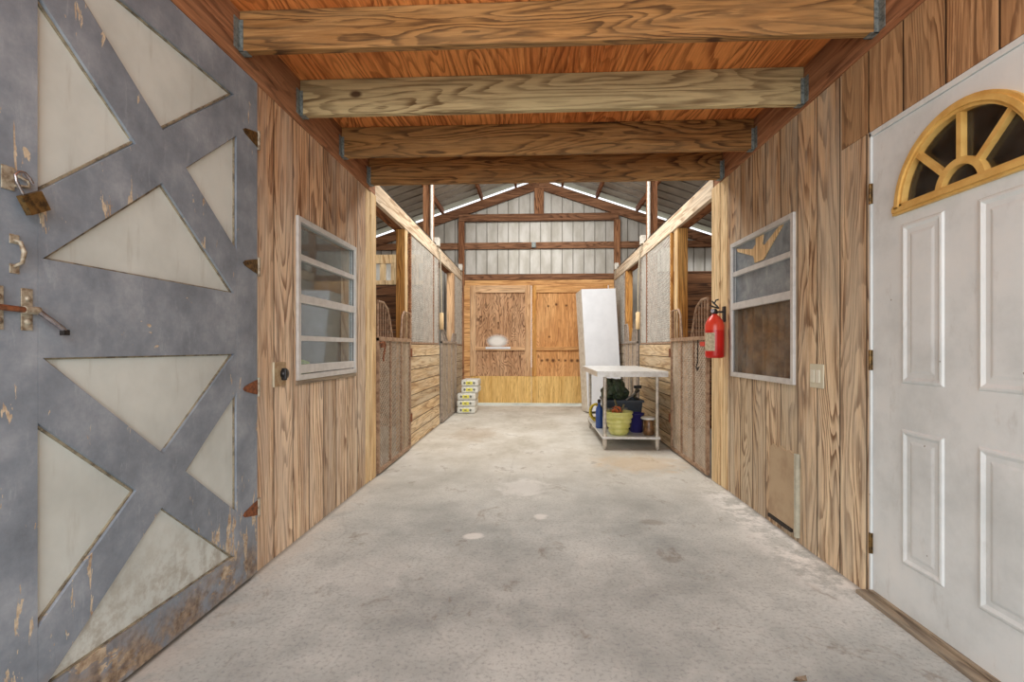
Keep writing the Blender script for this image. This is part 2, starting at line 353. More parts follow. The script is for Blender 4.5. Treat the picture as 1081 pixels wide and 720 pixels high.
# ------------------------------------------------------------------ mesh builder
class MB:
    def __init__(s): s.v = []; s.f = []; s.sm = []; s.mi = []; s.mat = 0
    def add(s, vs, fs, smooth=False):
        b = len(s.v); s.v += [Vector(p) for p in vs]
        for f in fs: s.f.append([b+i for i in f]); s.sm.append(smooth); s.mi.append(s.mat)
        return s
    def box(s, x0, x1, y0, y1, z0, z1, bev=0.0):
        x0, x1 = sorted((x0, x1)); y0, y1 = sorted((y0, y1)); z0, z1 = sorted((z0, z1))
        if bev <= 0:
            s.add([(x0, y0, z0), (x1, y0, z0), (x1, y1, z0), (x0, y1, z0), (x0, y0, z1), (x1, y0, z1), (x1, y1, z1), (x0, y1, z1)],
                  [(0, 3, 2, 1), (4, 5, 6, 7), (0, 1, 5, 4), (1, 2, 6, 5), (2, 3, 7, 6), (3, 0, 4, 7)])
            return s
        bm = bmesh.new()
        bmesh.ops.create_cube(bm, size=1.0, matrix=Matrix.Translation(((x0+x1)/2, (y0+y1)/2, (z0+z1)/2)) @ Matrix.Diagonal((x1-x0, y1-y0, z1-z0, 1)))
        bev = min(bev, 0.45*min(x1-x0, y1-y0, z1-z0))
        bmesh.ops.bevel(bm, geom=bm.edges[:]+bm.verts[:], offset=bev, segments=2, affect='EDGES', profile=0.6)
        return s.bm(bm)
    def bm(s, bm, smooth=False):
        bm.verts.ensure_lookup_table(); bm.verts.index_update()
        s.add([v.co.copy() for v in bm.verts], [[v.index for v in f.verts] for f in bm.faces], smooth)
        bm.free(); return s
    def beam(s, a, b, w, h, up=(0, 0, 1)):
        """box along a->b, w wide, h high"""
        a, b = Vector(a), Vector(b); d = (b-a).normalized(); up = Vector(up)
        sd = d.cross(up).normalized()*(w/2); u = sd.cross(d).normalized()*(h/2)
        vs = [a-sd-u, a+sd-u, a+sd+u, a-sd+u, b-sd-u, b+sd-u, b+sd+u, b-sd+u]
        return s.add(vs, [(0, 1, 2, 3), (7, 6, 5, 4), (0, 4, 5, 1), (1, 5, 6, 2), (2, 6, 7, 3), (3, 7, 4, 0)])
    def tube(s, pts, r, n=10, closed=False, smooth=True):
        pts = [Vector(p) for p in pts]; rs = r if isinstance(r, (list, tuple)) else [r]*len(pts)
        vs = []; N = len(pts); prev = None
        for i, p in enumerate(pts):
            if closed: t = pts[(i+1) % N]-pts[i-1]
            else: t = pts[min(i+1, N-1)]-pts[max(i-1, 0)]
            t.normalize()
            if prev is None:
                prev = t.cross(Vector((0, 0, 1)) if abs(t.z) < 0.9 else Vector((1, 0, 0))).normalized()
            prev = (prev-t*prev.dot(t)).normalized(); q = t.cross(prev)
            for k in range(n):
                a = 2*PI*k/n; vs.append(p+(prev*math.cos(a)+q*math.sin(a))*rs[i])
        fs = []
        for i in range(N if closed else N-1):
            j = (i+1) % N
            for k in range(n): fs.append((i*n+k, i*n+(k+1) % n, j*n+(k+1) % n, j*n+k))
        s.add(vs, fs, smooth)
        if not closed:
            s.add(vs[:n], [tuple(range(n))[::-1]]); s.add(vs[-n:], [tuple(range(n))])
        return s
    def lathe(s, c, prof, n=28, axis='z', smooth=True, sx=1.0):
        """prof: list of (r, h)"""
        c = Vector(c); vs = []
        for r, h in prof:
            for k in range(n):
                a = 2*PI*k/n; p = (r*math.cos(a)*sx, r*math.sin(a), h)
                if axis == 'x': p = (p[2], p[0], p[1])
                if axis == 'y': p = (p[0], p[2], p[1])
                vs.append(c+Vector(p))
        fs = [(i*n+k, i*n+(k+1) % n, (i+1)*n+(k+1) % n, (i+1)*n+k) for i in range(len(prof)-1) for k in range(n)]
        s.add(vs, fs, smooth)
        for i, (r, h) in ((0, prof[0]), (len(prof)-1, prof[-1])):
            if r > 1e-4: s.add(vs[i*n:i*n+n], [tuple(range(n))])
        return s
    def prism(s, pts, axis, a, b):
        """polygon in the plane normal to axis, extruded a->b. pts are the other two coords in xyz order"""
        def P(u, v, w): return {'x': (w, u, v), 'y': (u, w, v), 'z': (u, v, w)}[axis]
        n = len(pts); vs = [P(u, v, a) for u, v in pts]+[P(u, v, b) for u, v in pts]
        fs = [tuple(range(n)), tuple(range(2*n-1, n-1, -1))]+[(i, (i+1) % n, n+(i+1) % n, n+i) for i in range(n)]
        return s.add(vs, fs)
    def build(s, name, mats, parent=None, world=True):
        me = D.meshes.new(name)
        o = D.objects.new(name, me); COL.objects.link(o)
        off = Vector((0, 0, 0))
        if parent is not None:
            o.parent = parent
            if world:
                q = parent
                while q is not None: off += q.location; q = q.parent
        me.from_pydata([v-off for v in s.v], [], s.f)
        for m in (mats if isinstance(mats, (list, tuple)) else [mats]): me.materials.append(m)
        for p, sm, mi in zip(me.polygons, s.sm, s.mi): p.use_smooth = sm; p.material_index = mi
        bm = bmesh.new(); bm.from_mesh(me); bmesh.ops.recalc_face_normals(bm, faces=bm.faces[:]); bm.to_mesh(me); bm.free()
        me.update(); return o

def tag(o, label, cat, group=None, kind=None):
    if label: o['label'] = label
    if cat: o['category'] = cat
    if group: o['group'] = group
    if kind: o['kind'] = kind
    return o
def thing(name, label, cat, loc, group=None):
    o = D.objects.new(name, None); COL.objects.link(o); o.location = loc; o.empty_display_size = 0.1
    return tag(o, label, cat, group)
def struct(name, mb, m, label, cat='structure'):
    o = mb.build(name, m); tag(o, label, cat, None, 'structure'); return o
def place(o, origin):
    """move a top-level mesh's origin to `origin` (geometry stays)"""
    origin = Vector(origin)
    for v in o.data.vertices: v.co -= origin
    o.location = origin; return o

XL, XR = -1.36, 1.49           # faces of the aisle walls
Y0, Y1, YB = -0.9, 4.0, 9.1    # entry, end of the low room, back wall

# ------------------------------------------------------------------ setting
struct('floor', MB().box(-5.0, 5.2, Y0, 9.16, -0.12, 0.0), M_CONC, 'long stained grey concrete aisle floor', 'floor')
struct('ground', MB().box(-25, 25, -22, 30, -0.3, -0.14), M_GRASS, 'pale ground outside beyond the doors', 'ground')

def wall_with_hole(x0, x1, y0, y1, z0, z1, hy0, hy1, hz0, hz1, mb=None):
    m = mb or MB()
    m.box(x0, x1, y0, hy0, z0, z1); m.box(x0, x1, hy1, y1, z0, z1)
    if hz0 > z0: m.box(x0, x1, hy0, hy1, z0, hz0)
    m.box(x0, x1, hy0, hy1, hz1, z1)
    return m
# left wall with the window hole
struct('wall_left', wall_with_hole(XL-0.1, XL, Y0, 3.80, 0, 2.39, 2.685, 3.555, 0.925, 1.845), W_SIDE_L,
       'left aisle wall of weathered vertical grooved plywood siding', 'wall')
# right wall : door hole + window hole
m = MB()
m.box(XR, XR+0.1, Y0, 1.295, 0, 2.055); m.box(XR, XR+0.1, 2.20, 2.815, 0, 2.42)
m.box(XR, XR+0.1, 2.815, 3.665, 0, 0.90); m.box(XR, XR+0.1, 2.815, 3.665, 1.865, 2.42); m.box(XR, XR+0.1, 3.665, 3.76, 0, 2.42)
struct('wall_right', m, W_SIDE_R, 'right aisle wall of weathered vertical grooved siding', 'wall')
m = MB(); m.box(XR-0.004, XR+0.1, Y0, 2.20, 2.055, 2.42); m.box(XR-0.004, XR-0.0005, 2.20, 2.385, 2.055, 2.42)
struct('trim_1', m, W_PLY_WALL, 'brown plywood strip above the white entry door', 'wall')
# ledgers
struct('trim_2', MB().box(XL-0.1, XL+0.012, Y0, Y1, 2.39, 2.64), W_LEDG, 'reddish brown ledger board along the top of the left wall', 'trim')
struct('trim_3', MB().box(XR-0.012, XR+0.1, Y0, Y1, 2.42, 2.64), W_LEDG, 'reddish brown ledger board along the top of the right wall', 'trim')
# corner boards
m = MB().box(XL-0.1, XL+0.006, 3.80, 3.885, 0, 2.39, 0.004); m.box(XL-0.1, XL+0.014, 3.89, 4.02, 0, 2.39, 0.004)
struct('trim_4', m, W_PALE, 'pale wooden corner boards ending the left aisle wall', 'trim')
m = MB().box(XR+0.1, XR-0.006, 3.76, 3.89, 0, 2.42, 0.004); m.box(XR+0.1, XR-0.014, 3.895, 4.06, 0, 2.42, 0.004)
struct('trim_5', m, W_PALE, 'pale wooden corner boards ending the right aisle wall', 'trim')
struct('ceiling', MB().box(XL-0.1, XR+0.1, Y0, Y1+0.03, 2.64, 2.66), W_CEIL, 'orange brown plywood ceiling over the entry end', 'ceiling')

# tack rooms behind both front walls (seen through glass)
m = MB(); x = XL-0.1
m.box(-3.4, -3.35, 2.2, 4.0, 0, 2.6); m.box(-3.35, x, 2.2, 2.25, 0, 2.6); m.box(-3.35, x, 3.93, 3.97, 0, 2.6); m.box(-3.4, x, 2.2, 4.0, 2.5, 2.55)
struct('wall_1', m, M_ROOM, 'plain inside walls of the small room behind the left window', 'wall')
m = MB(); x = XR+0.1
m.box(3.4, 3.45, 1.1, 4.0, 0, 2.6); m.box(x, 3.4, 1.1, 1.15, 0, 2.6); m.box(x, 3.4, 3.93, 3.97, 0, 2.6); m.box(x, 3.45, 1.1, 4.0, 2.5, 2.55)
struct('wall_2', m, M_ROOMD, 'dark inside walls of the room behind the right door', 'wall')

# ---- barn shell
RX = 0.09
def zr(x): return 4.40-0.34*abs(x-RX)
m = MB(); W0, W1 = -4.9, 5.08
m.box(W0, -1.22, 9.14, 9.16, 0, zr(W0)-.14); m.box(1.42, W1, 9.14, 9.16, 0, zr(W1)-.14)
m.prism([(-1.22, 2.30), (1.42, 2.30), (1.42, zr(1.42)-.14), (RX, zr(RX)-.14), (-1.22, zr(-1.22)-.14)], 'y', 9.14, 9.16)
m.prism([(W0, zr(W0)-.14), (-1.22, zr(W0)-.14), (-1.22, zr(-1.22)-.14)], 'y', 9.14, 9.16)
m.prism([(W1, zr(W1)-.14), (1.42, zr(W1)-.14), (1.42, zr(1.42)-.14)], 'y', 9.14, 9.16)
m.mat = 1
x = -4.8
while x < 5.0:
    zb = 0 if (x < -1.24 or x > 1.44) else 2.31
    m.box(x-0.007, x+0.007, 9.125, 9.14, zb, zr(x)-.16); x += 0.205
struct('wall_back', m, [M_CORR, M_CORRD], 'pale ribbed metal gable wall at the far end', 'wall')
m = MB()
m.box(W0-.03, W0, 4.0, 9.16, 0, zr(W0)+.02); m.box(W1, W1+.03, 4.0, 9.16, 0, zr(W1)+.02)
struct('wall_3', m, M_CORR, 'outer metal side walls of the barn', 'wall')
m = MB()
m.box(W0, XL-0.1, 4.0, 4.04, 0, zr(W0)); m.box(XR+0.1, W1, 4.0, 4.04, 0, zr(W1))
m.prism([(W0, zr(W0)), (W0, 2.66), (W1, 2.66), (W1, zr(W1)), (RX, zr(RX))], 'y', 4.03, 4.06)
struct('wall_front', m, W_DARKPL, 'inner wooden gable wall above the entry ceiling', 'wall')
# roof : two slopes with ribs running down them
m = MB()
for sgn, xe in ((-1, W0-.1), (1, W1+.1)):
    m.mat = 0
    m.prism([(RX, zr(RX)), (xe, zr(xe)), (xe, zr(xe)+.02), (RX, zr(RX)+.02)], 'y', 4.0, 9.3)
    m.mat = 1; y = 4.1
    while y < 9.2:
        m.prism([(RX, zr(RX)), (xe, zr(xe)), (xe, zr(xe)-.016), (RX, zr(RX)-.016)], 'y', y-.008, y+.008); y += 0.305
struct('roof', m, [M_ROOF, M_ROOFD], 'ribbed grey metal barn roof', 'roof')
for k, xo in enumerate((-4.1, -3.3, -2.5, -1.75, -1.0, -0.35, 0.53, 1.18, 1.93, 2.7, 3.5, 4.3)):
    o = MB().box(xo-.02, xo+.02, 4.07, 9.12, zr(xo)-.12, zr(xo)-.018).build('roof_purlin', W_BROWN_Y)
    place(o, (xo, 4.07, zr(xo)-.12))
    tag(o, 'brown lengthwise purlin under the metal roof, %s from the ridge on the %s slope' % (['first', 'second', 'third', 'fourth', 'fifth', 'sixth'][(5-k) if k < 6 else (k-6)], 'left' if k < 6 else 'right'), 'purlin', 'purlins under the barn roof')

# trusses
def truss(y, label, full=True):
    t = thing('roof_truss', label, 'truss', (RX, y, 0), 'roof trusses')
    for sgn, xe in ((-1, W0+.02), (1, W1-.02)):
        m = MB().prism([(RX, zr(RX)-.125), (xe, zr(xe)-.125), (xe, zr(xe)-.30), (RX, zr(RX)-.30)], 'y', y-.02, y+.02)
        m.build('rafter', W_BROWN_X, t)
    return t
t = truss(9.07, 'brown roof truss against the far gable wall with a king post')
MB().box(RX-.09, RX+.09, 9.04, 9.10, 3.62, 4.12).build('king_post', W_BROWN_Z, t)
MB().box(-1.43, 1.58, 9.03, 9.10, 3.50, 3.63).build('tie_beam', W_BROWN_X, t)
MB().box(-1.44, -1.33, 9.04, 9.12, 0.0, 3.50).build('leg', W_BROWN_Z, t)
MB().box(1.50, 1.61, 9.04, 9.12, 0.0, 3.50).build('leg', W_BROWN_Z, t)
t = truss(6.52, 'brown roof truss over the middle of the stalls')
for o_ in (('left', -1.51, -1.37, -1.368), ('right', 1.50, 1.635, 1.498)):
    MB().box(o_[1], o_[2], 6.44, 6.50, 0.0, zr(o_[1])-.2 if o_[0] == 'left' else zr(1.6)-.2).build('post', W_BROWN_Z, t)
# girt & junction box
for side, xa, xb in (('left of the tall frame', -4.88, -1.44), ('right of the tall frame', 1.61, 5.06)):
    o = MB().box(xa, xb, 9.08, 9.125, 2.98, 3.10).build('wall_girt', W_BROWN_X); place(o, ((xa+xb)/2, 9.1, 2.98))
    tag(o, 'brown horizontal girt on the metal gable wall, %s' % side, 'girt')
o = MB().box(-1.33, 1.50, 9.08, 9.125, 2.98, 3.10).build('wall_girt', W_BROWN_X); place(o, (0, 9.1, 2.98))
tag(o, 'brown horizontal girt between the tall posts above the far double door', 'girt')
o = MB().box(-0.05, 0.03, 9.03, 9.079, 2.99, 3.09, .006).build('junction_box', M_GALV); place(o, (0, 9.05, 2.99))
tag(o, 'small grey electrical box on the girt above the far doors', 'box')
o = MB().box(-1.32, 1.49, 9.02, 9.12, 2.385, 2.49).build('door_header', W_BROWN_X); place(o, (0, 9.1, 2.385))
tag(o, 'dark brown header board spanning above the far double door', 'header')
o = MB().box(-1.32, 1.49, 9.04, 9.12, 2.28, 2.38).build('door_track_board', W_RAIL_O); place(o, (0, 9.1, 2.28))
tag(o, 'orange wooden board directly above the far door leaves', 'board')
o = MB().box(-1.33, -1.22, 9.04, 9.12, 0, 2.28).build('door_jamb', W_RAIL_O); place(o, (-1.27, 9.1, 0)); tag(o, 'orange wooden jamb left of the far double door', 'jamb')
o = MB().box(1.40, 1.50, 9.04, 9.12, 0, 2.28).build('door_jamb', W_RAIL_O); place(o, (1.45, 9.1, 0)); tag(o, 'orange wooden jamb behind the white cabinet', 'jamb')

# ---- far double door leaves
def far_leaf(x0, x1, label, sw, rail, ls, rs):
    t = thing('barn_door_leaf', label, 'door', ((x0+x1)/2, 9.07, 0.055), 'far double door leaves')
    MB().box(x0+.01, x1-.01, 9.065, 9.085, 0.56, 2.22).build('upper_panel', sw, t)
    MB().box(x0, x1, 9.045, 9.085, 0.055, 0.56).build('kick_panel', W_DOOR_YE, t)
    MB().box(x0, x0+ls, 9.03, 9.064, 0.561, 2.279).build('stile', W_RAIL if sw is W_DOOR_SW else W_GOLD, t)
    MB().box(x1-rs, x1, 9.03, 9.064, 0.561, 2.279).build('stile', W_RAIL if sw is W_DOOR_SW else W_GOLD, t)
    MB().box(x0+ls, x1-rs, 9.03, 9.064, 2.14, 2.279).build('top_rail', rail, t)
    MB().box(x0+ls, x1-rs, 9.03, 9.064, 1.05, 1.12).build('middle_rail', rail, t)
    return t
W_RAILX = wood('far_door_rail_x', (216, 176, 134), (196, 152, 110), (148, 104, 68), 'x', None, 3, 7, 0.5, (214, 186, 154), 0.4)
t = far_leaf(-1.21, -0.055, 'left leaf of the far double door with swirling brown plywood', W_DOOR_SW, W_RAILX, .10, .12)
# light leak painted as a white smear on the left leaf
m = MB(); rnd = random.Random(3)
pts = [(-0.78+(0.24+0.05*rnd.random())*math.cos(a)*(1 if math.cos(a) > 0 else 1.0), 1.20+(0.13+.04*rnd.random())*math.sin(a)) for a in [2*PI*k/18 for k in range(18)]]
def glare():
    s = NT('white_glare'); P = s.coord(); S = s.sep(P)
    tr = s.node('ShaderNodeBsdfTransparent'); mx = s.node('ShaderNodeMixShader')
    d = s.vmath('LENGTH', s.comb(s.math('DIVIDE', S[0], 0.24), 0.0, s.math('DIVIDE', S[2], 0.15)))
    f = s.math('MULTIPLY', s.step(d, 1.0, 0.3), 0.85)
    s.put(mx.inputs[0], f); s.fin(lin((240, 238, 234)), 0.8)
    s.t.links.new(tr.outputs[0], mx.inputs[1]); s.t.links.new(s.bsdf.outputs[0], mx.inputs[2])
    s.t.links.new(mx.outputs[0], s.out.inputs[0]); return s.m
o = MB().box(-.26, .26, 0, .002, -.16, .16).build('painted_glare', glare(), t, world=False)
o.location = (-0.70-t.location.x, 9.062-t.location.y, 1.22-t.location.z)
o['label'] = 'cloudy white painted-on smear'
o = MB().box(-.92, -.45, 9.022, 9.0299, 1.075, 1.115).build('glare_strip', M_WHITE, t); o['label'] = 'white strip standing for the light leak on the middle rail'  # thin white strip added as the bright core of the leak
def add_knots(mat, spots):
    nt = mat.node_tree; bs = nt.nodes['Principled BSDF']; src = bs.inputs['Base Color'].links[0].from_socket
    tc = nt.nodes.new('ShaderNodeTexCoord').outputs['Object']
    for x_, z_, r_ in spots:
        d = nt.nodes.new('ShaderNodeVectorMath'); d.operation = 'DISTANCE'; nt.links.new(tc, d.inputs[0]); d.inputs[1].default_value = (x_, 0.005, z_)
        mr = nt.nodes.new('ShaderNodeMapRange'); nt.links.new(d.outputs['Value'], mr.inputs[0])
        mr.inputs[1].default_value = r_*1.5; mr.inputs[2].default_value = r_*.6; mr.inputs[3].default_value = 0; mr.inputs[4].default_value = .85
        mx = nt.nodes.new('ShaderNodeMix'); mx.data_type = 'RGBA'; nt.links.new(mr.outputs[0], mx.inputs[0])
        nt.links.new(src, mx.inputs[6]); mx.inputs[7].default_value = lin((74, 38, 20)); src = mx.outputs[2]
    nt.links.new(src, bs.inputs['Base Color'])
add_knots(W_DOOR_OR, [(-.40, 1.83, .022), (-.25, 1.86, .024), (-.06, 1.84, .022), (.20, 1.83, .022), (-.38, 1.25, .02), (.24, 1.25, .022),
                      (-.52, .80, .024), (-.42, .81, .03), (-.31, .80, .032), (-.2, .81, .02), (-.08, .80, .022), (.04, .80, .03), (.15, .80, .03), (.26, .81, .034)])
t = far_leaf(-0.05, 1.38, 'right leaf of the far double door with orange knotty plywood', W_DOOR_OR, W_RAIL_O, .09, .09)

# ------------------------------------------------------------------ ceiling beams
beams = [(2.125, 2.455, W_BEAM1, 'golden ceiling beam with dark swirling grain, nearest to the entry'),
         (2.69, 2.435, W_BEAM2, 'pale weathered ceiling beam, second from the entry'),
         (3.285, 2.433, W_BEAM1, 'brown knotty ceiling beam, third from the entry'),
         (3.83, 2.427, W_BEAM1, 'dark brown ceiling beam where the low ceiling ends')]
for y, z, mt, lab in beams:
    t = thing('ceiling_beam', lab, 'beam', (0, y, z), 'ceiling beams')
    MB().box(XL+.015, XR-.015, y, y+.04, z+.001, 2.639, .004).build('beam_timber', mt, t)
    for xs, sg in ((XL+.013, 1), (XR-.013, -1)):
        m = MB()
        m.box(xs, xs+sg*.02, y-.003, y-.0005, z-.004, z+.14)
        m.box(xs, xs+sg*.035, y+.0405, y+.043, z-.004, z+.14)
        m.box(xs, xs+sg*.035, y-.003, y+.043, z-.004, z-.001)
        m.box(xs, xs+sg*.003, y-.04, y-.003, z+.0, z+.14)
        m.build('joist_hanger', M_GALV, t)

# ------------------------------------------------------------------ left cross-braced barn door (folded open against the wall)
t = thing('barn_door', 'large blue grey cross-braced barn door folded open against the left wall', 'door', (XL+.01, 1.66, 0.02))
xa, xb, xp = XL+.002, -1.333, -1.349
YA, YE = 1.07, 2.245
MB().box(xa, xp, YA+.01, YE-.01, 0.03, 2.36).build('infill_panel', M_PANEL, t)
def board(name, pts, mt=M_BLUE, th=0.0):
    MB().prism(pts, 'x', xp, xb+th).build(name, mt, t)
board('stile', [(YA, .02), (1.225, .02), (1.225, 2.373), (YA, 2.373)])
board('stile', [(2.085, .02), (YE, .02), (YE, 2.373), (2.085, 2.373)])
board('top_rail', [(1.226, 2.225), (2.084, 2.225), (2.084, 2.373), (1.226, 2.373)], M_BLUE_H)
board('middle_rail', [(1.226, 1.072), (2.084, 1.072), (2.084, 1.342), (1.226, 1.342)], M_BLUE_H)
board('bottom_rail', [(1.226, .02), (2.084, .02), (2.084, .17), (1.226, .17)], M_BLUE_H)
def cross(z0, z1):
    # z0,z1 inner height of the field.  brace corners from the measured triangles
    yl, yr, ym = 1.226, 2.084, 1.66
    zm = (z0+z1)/2; k = 0.175
    # full diagonal
    board('diagonal_brace', [(yl, z1-k), (yl, z1), (yl+.012, z1), (yr, z0+k+.02), (yr, z0), (yr-.015, z0)], M_BLUE, 0.0)
    # the other one in two halves, butted against it
    dy, dz = yr-yl, z1-z0
    def online(y, off): return z1-k+off+(z0+k-z1-0.0)*0
    # lines of the full brace: lower edge from (yl,z1-k) to (yr-.015,z0); upper from (yl+.012,z1) to (yr,z0+k+.02)
    def lower(y): return (z1-k)+(z0-(z1-k))*(y-yl)/(yr-.015-yl)
    def upper(y): return z1+((z0+k+.02)-z1)*(y-yl-.012)/(yr-yl-.012)
    def A(y): return z0+k+(z1-(z0+k))*(y-yl)/(yr-.015-yl)       # upper edge of rising brace
    def B(y): return z0+(z1-k-z0)*(y-yl-.012)/(yr-yl-.012)      # lower edge
    def isect(f, g):
        lo, hi = yl, yr
        for _ in range(60):
            mid = (lo+hi)/2
            if (f(lo)-g(lo))*(f(mid)-g(mid)) <= 0: hi = mid
            else: lo = mid
        return lo
    y1 = isect(A, lower); y2 = isect(B, lower)
    board('diagonal_brace', [(yl, z0), (yl+.012, z0), (y2, B(y2)), (y1, A(y1)), (yl, z0+k)], M_BLUE, 0.0)
    y3 = isect(A, upper); y4 = isect(B, upper)
    board('diagonal_brace', [(y4, B(y4)), (yr, z1-k), (yr, z1), (yr-.015, z1), (y3, A(y3))], M_BLUE, 0.0)
def bead(tri):
    c_ = (sum(p[0] for p in tri)/3, sum(p[1] for p in tri)/3)
    m = MB()
    for i in range(3):
        a_, b_ = tri[i], tri[(i+1) % 3]
        f_ = lambda p: (p[0]+(c_[0]-p[0])*.02, p[1]+(c_[1]-p[1])*.02)
        a_, b_ = f_(a_), f_(b_)
        m.beam((xp+.003, a_[0], a_[1]), (xp+.003, b_[0], b_[1]), .006, .007, (1, 0, 0))
    m.build('putty_bead', M_GROOVE, t)
cross(1.342, 2.225); cross(0.17, 1.072)
for tri in ([(1.226, 2.167-.12), (1.545, 1.79), (1.226, 1.517)], [(1.252, 2.225), (1.66, 1.885), (2.062, 2.225)], [(1.775, 1.79), (2.085, 2.05), (2.085, 1.53)], [(1.24, 1.342), (1.66, 1.69), (2.07, 1.342)],
            [(1.24, 1.072), (2.07, 1.072), (1.66, .71)], [(1.226, .897), (1.545, .62), (1.226, .345)], [(1.775, .62), (2.085, .90), (2.085, .36)], [(1.24, .17), (1.66, .53), (2.07, .17)]):
    bead(tri)
# strap hinges (triangular leaf on the door, barrel and plate on the wall)
for z in (2.10, 1.49, 0.91, 0.33):
    m = MB().prism([(YE-.004, z-.035), (YE-.004, z+.035), (YE-.03, z+.03), (YE-.10, z+.012), (YE-.115, z), (YE-.10, z-.012), (YE-.03, z-.03)], 'x', xb+.0005, xb+.004)
    h = m.build('hinge', M_RUST if z < 1.4 else M_BRASS, t)
    MB().tube([(xb+.004, YE+.006, z-.045), (xb+.004, YE+.006, z+.045)], .008, 8).build('hinge_pin', M_OLDST, h)
    MB().box(XL+.002, XL+.006, YE+.01, YE+.035, z-.045, z+.045).build('hinge_plate', M_RUST if z < 1.4 else M_OLDST, h)
# pull handle
m = MB().tube([(xb+.002, 1.165, 1.375), (xb+.018, 1.166, 1.37), (xb+.026, 1.168, 1.345), (xb+.022, 1.167, 1.318), (xb+.002, 1.165, 1.308)], [.0045, .0045, .0055, .0045, .0045], 8)
m.box(xb+.0005, xb+.003, 1.154, 1.177, 1.366, 1.390, .001); m.box(xb+.0005, xb+.003, 1.154, 1.177, 1.290, 1.314, .001)
m.build('pull_handle', M_OLDST, t)
# barrel bolt with bent chrome handle
b = MB()
for yy in (1.125, 1.195):
    b.box(xb+.0005, xb+.004, yy-.014, yy+.014, 1.145, 1.255, .001)
    b.lathe((xb+.004, yy, 1.228), [(.007, 0), (.007, .004), (.003, .006)], 8, 'x'); b.lathe((xb+.004, yy, 1.168), [(.009, 0), (.009, .004), (.003, .006)], 8, 'x')
bp = b.build('bolt_bracket', M_OLDST, t)
MB().tube([(xb+.014, 1.075, 1.203), (xb+.014, 1.178, 1.198)], .0075, 10).build('bolt_rod', M_RUST, bp)
MB().tube([(xb+.014, 1.178, 1.198), (xb+.014, 1.215, 1.198)], .0105, 10).build('bolt_sleeve', M_OLDST, bp)
MB().tube([(xb+.018, 1.213, 1.195), (xb+.03, 1.265, 1.152), (xb+.03, 1.270, 1.147)], [.007, .007, .006], 10).build('bolt_handle', M_CHROME, bp)
MB().box(xb+.022, xb+.036, 1.262, 1.280, 1.134, 1.15, .002).build('bolt_tip', M_DARKST, bp)
# hasp staple plate
m = MB().box(xb+.0005, xb+.004, 1.135, 1.165, 1.50, 1.56, .001)
m.tube([(xb+.002, 1.165, 1.545), (xb+.012, 1.19, 1.535), (xb+.012, 1.192, 1.52), (xb+.002, 1.165, 1.515)], .004, 8)
m.build('hasp', M_OLDST, t)
# padlock hanging open on the hasp
t = thing('padlock', 'brass padlock hanging open on the hasp of the blue barn door', 'padlock', (xb+.03, 1.19, 1.47))
a = math.radians(-28)
def rp(dy, dz): return (1.185+dy*math.cos(a)-dz*math.sin(a)*-1*-1, 1.47+dy*math.sin(a)*-1+dz*math.cos(a))
m = MB()
c, s_ = math.cos(math.radians(30)), math.sin(math.radians(30))
def q(dy, dz): dy *= 1.3; dz *= 1.3; return (1.192+dy*c-dz*s_, 1.478+dy*s_+dz*c)
m.prism([q(-.022, -.019), q(.022, -.019), q(.022, .019), q(-.022, .019)], 'x', xb+.018, xb+.034)
m.build('lock_body', M_BRASS, t)
sh = [q(-.012, .02), q(-.012, .045), q(-.008, .056), q(.002, .060), q(.012, .056), q(.016, .045), q(.016, .034)]
MB().tube([(xb+.026, y, z) for y, z in sh], .0038, 8).build('shackle', M_CHROME, t)
m = MB(); y, z = q(.006, -.02); m.box(xb+.024, xb+.027, y-.004, y+.004, z-.03, z, .0005); m.build('key', M_OLDST, t)

# ------------------------------------------------------------------ windows
def win(name, label, x, sg, y0, y1, z0, z1, rails, fr=.032):
    """x wall face, sg +1 = projects to +x (left wall)"""
    t = thing(name, label, 'window', (x, (y0+y1)/2, z0)); t['kind'] = 'structure'
    xo, xi = x+sg*.016, x-sg*.03
    m = MB()
    m.box(xi, xo, y0, y0+fr, z0, z1, .003); m.box(xi, xo, y1-fr, y1, z0, z1, .003)
    m.box(xi, xo, y0+fr, y1-fr, z0, z0+fr, .003); m.box(xi, xo, y0+fr, y1-fr, z1-fr, z1, .003)
    m.build('window_frame', M_ALU, t)
    for zc, h, d in rails:
        MB().box(x-sg*.02, x+sg*d, y0+fr+.001, y1-fr-.001, zc-h/2, zc+h/2, .003).build('sash_rail', M_ALU, t)
    m = MB().box(x-sg*.002, x+sg*.002, y0+fr, y0+fr+.006, z0+fr, z1-fr)
    m.box(x-sg*.002, x+sg*.002, y1-fr-.006, y1-fr, z0+fr, z1-fr); m.build('gasket', M_SEAL, t)
    return t
t = win('window_1', 'aluminium framed window in the left wall with four dusty panes', XL, 1, 2.672, 3.568, .912, 1.858,
        [(1.625, .035, .012), (1.385, .05, .014), (1.155, .03, .010), (0.975, .05, .012)])
zs = [.995, 1.14, 1.17, 1.36, 1.41, 1.607, 1.643, 1.826]
for k in range(4):
    MB().box(XL-.012, XL-.009, 2.705, 3.535, zs[2*k], zs[2*k+1]).build('glass_pane', M_GLASS, t)
MB().box(XL-.01, XL+.01, 2.668, 3.575, .885, .911, .003).build('sill', W_SILL, t)
t = win('window_2', 'aluminium framed window in the right wall with filmed panes over a fly screen', XR, -1, 2.80, 3.678, .886, 1.876,
        [(1.642, .035, .012), (1.405, .05, .014)])
MB().box(XR+.012, XR+.015, 2.832, 3.646, 1.43, 1.625).build('filmed_pane', M_FOIL, t)
MB().box(XR+.012, XR+.015, 2.832, 3.646, 1.66, 1.844).build('filmed_pane', M_FOIL, t)
MB().box(XR+.006, XR+.008, 2.832, 3.646, .918, 1.38).build('fly_screen', M_SCREEN, t)
